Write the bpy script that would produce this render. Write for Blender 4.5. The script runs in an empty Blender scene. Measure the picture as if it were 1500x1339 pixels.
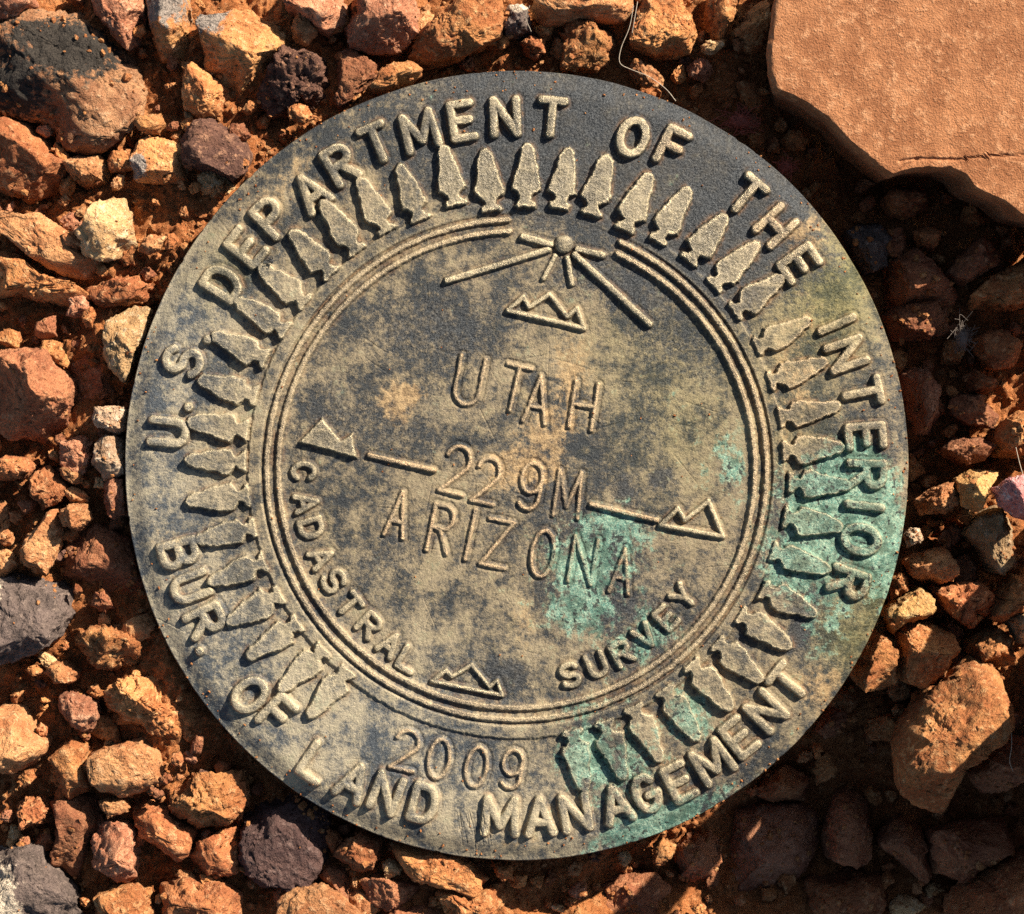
import bpy, bmesh, math, random
import numpy as np

# ------------------------------------------------------------------ camera, light, exposure
S = bpy.context.scene
C = S.collection
K = 0.083 / 1155.0            # metres per photo pixel on the disc's plane
CX, CY = 757.0, 682.0         # disc centre in the photo
MM = 0.001
D = 0.24                      # camera height above the disc's plane
SUN_EL, SUN_AZ = math.radians(32.5), math.radians(43.0)

cam_d = bpy.data.cameras.new('camera')
cam = bpy.data.objects.new('camera', cam_d); C.objects.link(cam)
cam.location = ((750 - CX) * K, (CY - 669.5) * K, D)
cam.rotation_euler = (0, 0, 0)
cam_d.sensor_width = 36.0
cam_d.lens = 36.0 * D / (1500 * K)
cam_d.clip_start, cam_d.clip_end = 0.01, 50.0
S.camera = cam

w = bpy.data.worlds.new('World'); S.world = w; w.use_nodes = True
nt = w.node_tree
bg = nt.nodes['Background']
sky = nt.nodes.new('ShaderNodeTexSky'); sky.sky_type = 'NISHITA'; sky.sun_disc = False
sky.sun_elevation = SUN_EL; sky.sun_rotation = math.radians(90) - SUN_AZ
nt.links.new(sky.outputs[0], bg.inputs[0]); bg.inputs[1].default_value = 0.05

sl = bpy.data.lights.new('sun', 'SUN'); sl.energy = 5.0; sl.angle = math.radians(0.5); sl.color = (1.0, 0.93, 0.82)
sun = bpy.data.objects.new('sun', sl); C.objects.link(sun)
sun.rotation_euler = (math.pi / 2 - SUN_EL, 0, SUN_AZ + math.pi / 2)
sun.location = (0.3, 0.3, 0.5)

vs = S.view_settings
vs.view_transform = 'Standard'; vs.look = 'None'; vs.gamma = 1.0; vs.use_curve_mapping = False
vs.exposure = 1.3
S.cycles.use_denoising = False
S.cycles.max_bounces = 5
S.cycles.diffuse_bounces = 1

# ------------------------------------------------------------------ noise in numpy
_rng = np.random.RandomState(7)
_perm = np.concatenate([_rng.permutation(256)] * 3).astype(np.int32)
_g3 = _rng.normal(size=(256, 3)); _g3 /= np.linalg.norm(_g3, axis=1)[:, None]
_a2 = _rng.rand(256) * 2 * math.pi
_g2 = np.stack([np.cos(_a2), np.sin(_a2)], 1)

def fade(t): return t * t * t * (t * (t * 6 - 15) + 10)

def perlin2(x, y):
    xi = np.floor(x).astype(np.int32); yi = np.floor(y).astype(np.int32)
    xf = x - xi; yf = y - yi
    X = xi & 255; Y = yi & 255
    u = fade(xf); v = fade(yf)
    def g(ix, iy, dx, dy):
        h = _perm[_perm[(X + ix) & 255] + ((Y + iy) & 255)] & 255
        gr = _g2[h]
        return gr[..., 0] * dx + gr[..., 1] * dy
    a = g(0, 0, xf, yf); b = g(1, 0, xf - 1, yf); c = g(0, 1, xf, yf - 1); d = g(1, 1, xf - 1, yf - 1)
    return ((a + u * (b - a)) * (1 - v) + (c + u * (d - c)) * v) * 1.5

def perlin3(p):
    pi = np.floor(p).astype(np.int32); pf = p - pi
    P = pi & 255
    u = fade(pf)
    out = 0
    for ix in (0, 1):
        wx = u[:, 0] if ix else 1 - u[:, 0]
        for iy in (0, 1):
            wy = u[:, 1] if iy else 1 - u[:, 1]
            for iz in (0, 1):
                wz = u[:, 2] if iz else 1 - u[:, 2]
                h = _perm[_perm[_perm[(P[:, 0] + ix) & 255] + ((P[:, 1] + iy) & 255)] + ((P[:, 2] + iz) & 255)] & 255
                gr = _g3[h]
                dd = gr[:, 0] * (pf[:, 0] - ix) + gr[:, 1] * (pf[:, 1] - iy) + gr[:, 2] * (pf[:, 2] - iz)
                out = out + wx * wy * wz * dd
    return out * 1.5

def fbm2(x, y, o=4, g=0.5):
    s = 0; a = 1; n = 0
    for i in range(o):
        s = s + a * perlin2(x + 17.3 * i, y + 9.1 * i); n += a; a *= g; x = x * 2.03; y = y * 2.03
    return s / n

def fbm3(p, o=4, g=0.5):
    s = 0; a = 1; n = 0
    for i in range(o):
        s = s + a * perlin3(p + 11.7 * i); n += a; a *= g; p = p * 2.03
    return s / n

def sstep(a, b, x):
    t = np.clip((x - a) / (b - a), 0, 1)
    return t * t * (3 - 2 * t)

def new_mesh(name, verts, faces, mat=None, parent=None, smooth=True, attrs=None):
    """verts (n,3) float, faces (m,k) int array of one polygon size"""
    me = bpy.data.meshes.new(name)
    verts = np.ascontiguousarray(verts, np.float32); faces = np.ascontiguousarray(faces, np.int32)
    me.vertices.add(len(verts)); me.vertices.foreach_set('co', verts.ravel())
    m, k = faces.shape
    me.loops.add(m * k); me.loops.foreach_set('vertex_index', faces.ravel())
    me.polygons.add(m)
    me.polygons.foreach_set('loop_start', np.arange(0, m * k, k, dtype=np.int32))
    me.update(calc_edges=True)
    me.polygons.foreach_set('use_smooth', np.full(m, smooth, dtype=bool))
    if attrs:
        for an, av in attrs.items():
            if av.ndim == 2:
                at = me.attributes.new(an, 'FLOAT_COLOR', 'POINT')
                col = np.ones((len(verts), 4), np.float32); col[:, :av.shape[1]] = av
                at.data.foreach_set('color', col.ravel())
            else:
                at = me.attributes.new(an, 'FLOAT', 'POINT')
                at.data.foreach_set('value', np.ascontiguousarray(av, np.float32))
    if mat: me.materials.append(mat)
    o = bpy.data.objects.new(name, me); C.objects.link(o)
    if parent: o.parent = parent
    return o

def tag(o, label, cat, group=None):
    o['label'] = label; o['category'] = cat
    if group: o['group'] = group
    return o

# ------------------------------------------------------------------ node helpers
class NT:
    def __init__(self, name):
        self.m = bpy.data.materials.new(name); self.m.use_nodes = True
        self.t = self.m.node_tree
        self.b = self.t.nodes['Principled BSDF']
        self.tc = self.t.nodes.new('ShaderNodeTexCoord')
    def n(self, k, **kw):
        x = self.t.nodes.new(k)
        for a, v in kw.items(): setattr(x, a, v)
        return x
    def l(self, a, b): self.t.links.new(a, b)
    def noise(self, scale, detail=4, rough=0.6, vec=None, dist=0.0):
        x = self.n('ShaderNodeTexNoise'); x.inputs['Scale'].default_value = scale
        x.inputs['Detail'].default_value = detail; x.inputs['Roughness'].default_value = rough
        x.inputs['Distortion'].default_value = dist
        self.l(vec if vec is not None else self.tc.outputs['Object'], x.inputs['Vector'])
        return x.outputs['Fac']
    def ramp(self, fac, p0, p1, a=0.0, b=1.0):
        x = self.n('ShaderNodeMapRange'); x.interpolation_type = 'SMOOTHSTEP'
        x.inputs['From Min'].default_value = p0; x.inputs['From Max'].default_value = p1
        x.inputs['To Min'].default_value = a; x.inputs['To Max'].default_value = b
        self.l(fac, x.inputs['Value']); return x.outputs['Result']
    def mix(self, fac, a, b):
        x = self.n('ShaderNodeMix', data_type='RGBA')
        if isinstance(fac, float): x.inputs[0].default_value = fac
        else: self.l(fac, x.inputs[0])
        for sock, v in ((x.inputs[6], a), (x.inputs[7], b)):
            if isinstance(v, tuple): sock.default_value = (*v, 1)
            else: self.l(v, sock)
        return x.outputs[2]
    def math(self, op, a, b=None):
        x = self.n('ShaderNodeMath', operation=op)
        for i, v in enumerate((a, b)):
            if v is None: continue
            if isinstance(v, (int, float)): x.inputs[i].default_value = v
            else: self.l(v, x.inputs[i])
        return x.outputs[0]
    def attr(self, name):
        x = self.n('ShaderNodeAttribute'); x.attribute_name = name; return x
    def bump(self, h, dist, strength=1.0, normal=None):
        x = self.n('ShaderNodeBump'); x.inputs['Distance'].default_value = dist; x.inputs['Strength'].default_value = strength
        self.l(h, x.inputs['Height'])
        if normal is not None: self.l(normal, x.inputs['Normal'])
        return x.outputs['Normal']

def stone_mat(name, base, dark, light, patch=None, pit=0.5, grit=1.0, lump=1.0):
    q = NT(name)
    oi = q.n('ShaderNodeObjectInfo')
    add = q.n('ShaderNodeVectorMath', operation='MULTIPLY_ADD')
    q.l(oi.outputs['Random'], add.inputs[0]); add.inputs[1].default_value = (3.1, 1.7, 2.3)
    q.l(q.tc.outputs['Object'], add.inputs[2])
    v = add.outputs[0]
    n1 = q.noise(260, 5, 0.62, v); n2 = q.noise(1100, 4, 0.65, v); n3 = q.noise(5200, 3, 0.7, v)
    c = q.mix(q.ramp(n1, 0.38, 0.66), dark, base)
    c = q.mix(q.ramp(n2, 0.5, 0.72), c, light)
    c = q.mix(q.ramp(n3, 0.60, 0.72, 0, 0.55), c, tuple(min(1, x * 1.25 + 0.03) for x in light))
    c = q.mix(q.ramp(n3, 0.44, 0.30, 0, 0.6), c, tuple(x * 0.45 for x in dark))
    if patch:
        pa = q.attr('patch').outputs['Fac']
        e = q.math('ADD', pa, q.math('MULTIPLY', q.math('SUBTRACT', n2, 0.5), 1.5))
        pc = q.mix(q.ramp(n3, 0.35, 0.65), tuple(x * 0.6 for x in patch), tuple(min(1, x * 1.4) for x in patch))
        c = q.mix(q.ramp(e, 0.35, 0.62), c, pc)
    hs = q.n('ShaderNodeHueSaturation')
    q.l(c, hs.inputs['Color'])
    q.l(q.ramp(oi.outputs['Random'], 0, 1, 0.8, 1.22), hs.inputs['Value'])
    q.l(hs.outputs[0], q.b.inputs['Base Color'])
    q.b.inputs['Roughness'].default_value = 0.92
    q.b.inputs['Specular IOR Level'].default_value = 0.25
    vo = q.n('ShaderNodeTexVoronoi'); vo.inputs['Scale'].default_value = 1300; q.l(v, vo.inputs['Vector'])
    pits = q.ramp(vo.outputs['Distance'], 0.05, 0.35)
    b1 = q.bump(n2, 0.0009 * lump, 0.9)
    b2 = q.bump(n3, 0.00022 * grit, 1.0, b1)
    b3 = q.bump(pits, 0.00025 * pit, 0.8, b2)
    q.l(b3, q.b.inputs['Normal'])
    return q.m

MAT = {
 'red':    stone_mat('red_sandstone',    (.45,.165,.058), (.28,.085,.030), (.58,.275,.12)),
 'orange': stone_mat('orange_sandstone', (.54,.228,.074), (.37,.122,.038), (.66,.355,.15)),
 'slab':   stone_mat('smooth_sandstone', (.325,.134,.054), (.215,.080,.030), (.42,.20,.092), pit=0.12, grit=1.1, lump=0.4),
 'tan':    stone_mat('tan_stone',        (.53,.25,.098), (.38,.14,.05), (.65,.355,.165)),
 'pale':   stone_mat('pale_tan_stone',   (.62,.37,.165), (.50,.27,.11), (.74,.55,.32)),
 'yellow': stone_mat('yellow_tan_stone', (.66,.37,.13), (.52,.25,.08), (.72,.47,.21), pit=0.2),
 'purple': stone_mat('purple_brown_stone', (.19,.085,.050), (.10,.045,.030), (.40,.20,.11)),
 'plum':   stone_mat('dark_plum_stone',  (.105,.055,.042), (.062,.032,.026), (.16,.098,.078)),
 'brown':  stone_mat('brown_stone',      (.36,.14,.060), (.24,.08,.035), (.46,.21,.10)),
 'pinkish':stone_mat('dusty_pink_stone', (.47,.20,.10), (.33,.12,.058), (.59,.31,.175)),
 'grey':   stone_mat('grey_stone',       (.145,.105,.085), (.095,.07,.058), (.27,.20,.155), pit=0.3),
 'white':  stone_mat('chalky_stone',     (.56,.40,.25), (.42,.24,.13), (.66,.54,.39)),
 'pink':   stone_mat('rose_pink_stone',  (.66,.29,.25), (.50,.17,.15), (.80,.56,.50)),
 'olive':  stone_mat('drab_tan_stone',   (.46,.30,.15), (.34,.19,.085), (.56,.40,.24)),
 'blacktop': stone_mat('black_crusted_stone', (.50,.245,.11), (.30,.125,.055), (.62,.36,.19), patch=(.045,.035,.026)),
 'greycap':  stone_mat('grey_capped_stone', (.60,.28,.095), (.46,.17,.055), (.68,.37,.17), patch=(.24,.19,.15)),
 'greyside': stone_mat('lime_streaked_stone', (.145,.10,.08), (.10,.07,.055), (.24,.17,.13), patch=(.56,.44,.31)),
}

def soil_mat():
    q = NT('red_soil')
    n1 = q.noise(120, 5, 0.6); n2 = q.noise(900, 5, 0.65); n3 = q.noise(4500, 4, 0.7)
    c = q.mix(q.ramp(n1, 0.35, 0.65), (.36,.115,.034), (.52,.19,.06))
    c = q.mix(q.ramp(n2, 0.52, 0.72), c, (.58,.26,.10))
    c = q.mix(q.ramp(n3, 0.60, 0.72, 0, 0.7), c, (.70,.40,.20))
    c = q.mix(q.ramp(n3, 0.42, 0.30, 0, 0.7), c, (.15,.05,.02))
    q.l(c, q.b.inputs['Base Color'])
    q.b.inputs['Roughness'].default_value = 0.95; q.b.inputs['Specular IOR Level'].default_value = 0.2
    b = q.bump(n3, 0.0004, 1.0, q.bump(n2, 0.0016, 1.0)); q.l(b, q.b.inputs['Normal'])
    return q.m
SOIL = soil_mat()

# ------------------------------------------------------------------ the ground
R_DISC = 577.0
def blob(X, Y, px, py, rx, ry, ang=0.0):
    x = X - (px - CX); y = Y - (CY - py)
    c, s = math.cos(math.radians(ang)), math.sin(math.radians(ang))
    u = (x * c + y * s) / rx; v = (-x * s + y * c) / ry
    return np.exp(-(u * u + v * v))

def ground_z(X, Y):
    """height of the soil in millimetres; X, Y in photo pixels from the disc's centre"""
    r = np.hypot(X, Y)
    z = -8.6 - 6.0 * sstep(250, 560, X) - 3.5 * sstep(-100, -560, Y) * sstep(0, 260, X)
    z = z + 2.6 * blob(X, Y, 330, 290, 150, 130) + 2.6 * blob(X, Y, 250, 1010, 110, 190) - 6.5 * blob(X, Y, 1130, 1270, 190, 130) - 4.0 * blob(X, Y, 900, 1320, 110, 70) + 1.6 * blob(X, Y, 110, 400, 170, 90) + 1.8 * blob(X, Y, 420, 100, 150, 90) + 2.2 * blob(X, Y, 150, 650, 90, 260)
    z = z + 2.2 * blob(X, Y, 640, 1330, 160, 80) + 1.5 * blob(X, Y, 230, 1050, 150, 150)
    n = fbm2(X / 95.0, Y / 95.0, 5, 0.55) * 3.4
    lump = 1.1 * np.abs(fbm2(X / 34.0 + 5, Y / 34.0 + 3, 3)) + 0.5 * fbm2(X / 9.0, Y / 9.0, 3)
    z = z + n + lump
    lim = np.where(r < R_DISC + 4, -4.6, 99.0)
    z = np.minimum(z, lim)
    z = np.where(r < R_DISC - 60, np.minimum(z, -8.0), z)
    return z

d_in = np.arange(-950, 951, 3.4)
tail = 950 + np.cumsum(8 * 1.16 ** np.arange(1, 36))
ax = np.concatenate([-tail[::-1], d_in, tail])
GX, GY = np.meshgrid(ax, ax, indexing='ij')
GZ = ground_z(GX, GY)
n_ = len(ax)
idx = np.arange(n_ * n_).reshape(n_, n_)
gf = np.stack([idx[:-1, :-1], idx[1:, :-1], idx[1:, 1:], idx[:-1, 1:]], -1).reshape(-1, 4)
g = new_mesh('ground', np.stack([GX.ravel() * K, GY.ravel() * K, GZ.ravel() * MM], 1), gf, SOIL)
g['kind'] = 'structure'

def unproj(px, py, zmm):
    """photo pixel -> X, Y (photo pixels from the disc's centre) on the level zmm"""
    s = (D - zmm * MM) / D
    return (750 - CX) + (px - 750) * s, (CY - 669.5) - (py - 669.5) * s

# ------------------------------------------------------------------ stones
_ico = {}
def ico(n):
    if n not in _ico:
        bm = bmesh.new(); bmesh.ops.create_icosphere(bm, subdivisions=n, radius=1.0)
        v = np.array([x.co[:] for x in bm.verts]); f = np.array([[x.index for x in p.verts] for p in bm.faces])
        bm.free(); _ico[n] = (v, f)
    return _ico[n]

def stone_mesh(name, poly, z_mid, thick, mat, seed, sub=5, boxy=0.68, cuts=17, cut_d=0.66, rough=1.0, flat=0.6, tilt=0.0, patch=None, fine=1.0, porous=0.35, k=5, cracks=None, fit=True, slab=False):
    """poly: outline in X,Y photo pixels; z_mid, thick in mm.  Returns object with its origin at the stone's base."""
    rs = np.random.RandomState(seed)
    P = np.array(poly, float)
    c = (P.min(0) + P.max(0)) / 2 * 0.5 + P.mean(0) * 0.5
    Q = P - c
    v, f = ico(sub)
    th = np.arctan2(v[:, 1], v[:, 0])
    # outline radius as a function of the angle (ray against polygon edges)
    ta = np.linspace(-math.pi, math.pi, 721)
    dx, dy = np.cos(ta), np.sin(ta)
    rad = np.full(ta.shape, 1e9)
    for i in range(len(Q)):
        a = Q[i]; b = Q[(i + 1) % len(Q)]; e = b - a
        den = dx * e[1] - dy * e[0]
        with np.errstate(divide='ignore', invalid='ignore'):
            t = (a[0] * e[1] - a[1] * e[0]) / den
            s = (a[0] * dy - a[1] * dx) / den
        ok = (t > 0) & (s >= -1e-6) & (s <= 1 + 1e-6)
        rad = np.where(ok & (t < rad), t, rad)
    bad = rad > 1e8
    if bad.any(): rad[bad] = np.interp(ta[bad], ta[~bad], rad[~bad])
    ker = np.hanning(2 * k + 1); ker /= ker.sum()
    rad = np.convolve(np.concatenate([rad[-k - 1:-1], rad, rad[1:k + 1]]), ker, 'valid')
    rr = np.interp(th, ta, rad)
    rmean = rad.mean()
    rho = np.hypot(v[:, 0], v[:, 1])
    rho_b = rho ** boxy
    zz = np.sign(v[:, 2]) * np.abs(v[:, 2]) ** flat
    p = np.stack([np.cos(th) * rho_b, np.sin(th) * rho_b, zz], 1)      # unit body
    off = rs.rand(3) * 100
    p = p * (1 + 0.34 * rough * fbm3(p * 1.1 + off + 50, 3, 0.55))[:, None]
    if slab:                                      # flat-topped slab: even grid over the top, short vertical sides
        col = np.arccos(np.clip(v[:, 2], -1, 1)) / math.pi
        c2 = np.where(col <= .5, col, 1 - col) / 0.445
        ro = np.clip(c2, 0, 1); zt = np.where(c2 < 1, 1 - 0.07 * sstep(.965, 1, ro) ** 2, 0.93 * (1 - (c2 - 1) / (0.5 / 0.445 - 1)))
        zs = zt * np.where(col <= .5, 1, -1); ro = ro * (0.93 + 0.07 * sstep(-0.6, 0.9, zs)) * (1 + 0.006 * perlin2(th * 14, th * 0) + 0.004 * perlin2(th * 41, th * 0 + 3))
        p = np.stack([np.cos(th) * ro, np.sin(th) * ro, zt * np.where(col <= .5, 1, -1)], 1)
    for i in range(cuts):
        a = rs.rand() * 2 * math.pi; el = rs.uniform(-0.15, 1.45)
        n = np.array([math.cos(a) * math.cos(el), math.sin(a) * math.cos(el), math.sin(el)])
        dd = cut_d + rs.uniform(-0.16, 0.22)
        over = np.maximum(0, p @ n - dd)
        p = p - over[:, None] * n * 0.96
    nrm = v / np.array([1, 1, 1.0])
    hz = thick / 2.0 / (K / MM)                  # half thickness in photo px
    body = np.stack([p[:, 0] * rr, p[:, 1] * rr, p[:, 2] * hz], 1)
    sc = max(rmean, 6.0)
    d = fbm3(body / (sc * 0.75) + off, 4, 0.55) * sc * 0.10 * rough
    rg = 1 - np.abs(fbm3(body / (sc * 0.45 + 4) + off + 30, 4, 0.55)) * 2.2
    d = d + (rg - 0.5) * sc * 0.085 * rough
    wv = fbm3(body / 16.0 + off + 21, 2)[:, None]
    d = d + (0.5 - np.abs(fbm3(body / 9.0 + off + wv * 1.4, 4, 0.62)) * 2.4) * 3.4 * fine + fbm3(body / 4.5 + off, 2) * 0.9 * fine
    if porous:
        q = fbm3(body / 13.0 + off + 9, 3, 0.5)
        d = d - porous * 5.0 * sstep(0.08, 0.35, q) - porous * 3.0 * sstep(0.1, 0.35, fbm3(body / 6.0 + off + 4, 2))
    body = body + nrm * d[:, None]
    if fit:                                       # keep the silhouette on the traced outline
        bins = ((np.arctan2(body[:, 1], body[:, 0]) + math.pi) / (2 * math.pi) * 90).astype(int) % 90
        mx = np.zeros(90); np.maximum.at(mx, bins, np.hypot(body[:, 0], body[:, 1]))
        want = np.interp(-math.pi + (np.arange(90) + .5) * 2 * math.pi / 90, ta, rad)
        ratio = np.clip(want / np.maximum(mx, 1), 0.75, 1.5)
        kk = np.array([1, 2, 1]) / 4.0
        ratio = np.convolve(np.concatenate([ratio[-1:], ratio, ratio[:1]]), kk, 'valid')
        ang = np.arctan2(body[:, 1], body[:, 0])
        cen = -math.pi + (np.arange(-1, 91) + .5) * 2 * math.pi / 90
        q_ = np.interp(ang, cen, np.concatenate([ratio[-1:], ratio, ratio[:1]]))
        body[:, 0] *= q_; body[:, 1] *= q_
    if cracks:
        for ln in cracks:
            l2 = [tuple(np.array((unproj(a, b_, z_mid + thick / 2))) - c) for a, b_ in ln]
            dd = np.full(len(body), 1e9)
            for (x1, y1), (x2, y2) in zip(l2[:-1], l2[1:]):
                ex, ey = x2 - x1, y2 - y1
                tt = np.clip(((body[:, 0] - x1) * ex + (body[:, 1] - y1) * ey) / (ex * ex + ey * ey), 0, 1)
                dd = np.minimum(dd, np.hypot(body[:, 0] - x1 - tt * ex, body[:, 1] - y1 - tt * ey))
            body[:, 2] -= np.where(body[:, 2] > 0, 3.0 * sstep(3.2, 0.4, dd + 1.5 * fbm3(body / 9.0, 2)), 0)
    if tilt: body[:, 2] += tilt * (body[:, 0] * 0.7 + body[:, 1] * 0.7)
    X = body[:, 0] + c[0]; Y = body[:, 1] + c[1]
    Z = body[:, 2] * (K / MM) + z_mid
    r = np.hypot(X, Y)
    # nothing may poke through the disc: what lies under it stays under it
    Z = np.where(r < R_DISC + 2, np.minimum(Z, -4.7 + 0.0 * Z), Z)
    base = Z.min()
    pos = np.stack([(X - c[0]) * K, (Y - c[1]) * K, (Z - base) * MM], 1)
    at = None
    if patch is not None:
        m = 0
        for (bx, by, brx, bry, ba, wt) in patch:
            ux, uy = unproj(bx, by, z_mid)
            m = m + wt * blob(X, Y, ux + CX, CY - uy, brx, bry, ba)
        at = {'patch': np.clip(m, 0, 1)}
    o = new_mesh(name, pos, f, MAT[mat], attrs=at)
    o.location = (c[0] * K, c[1] * K, base * MM)
    return o

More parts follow.
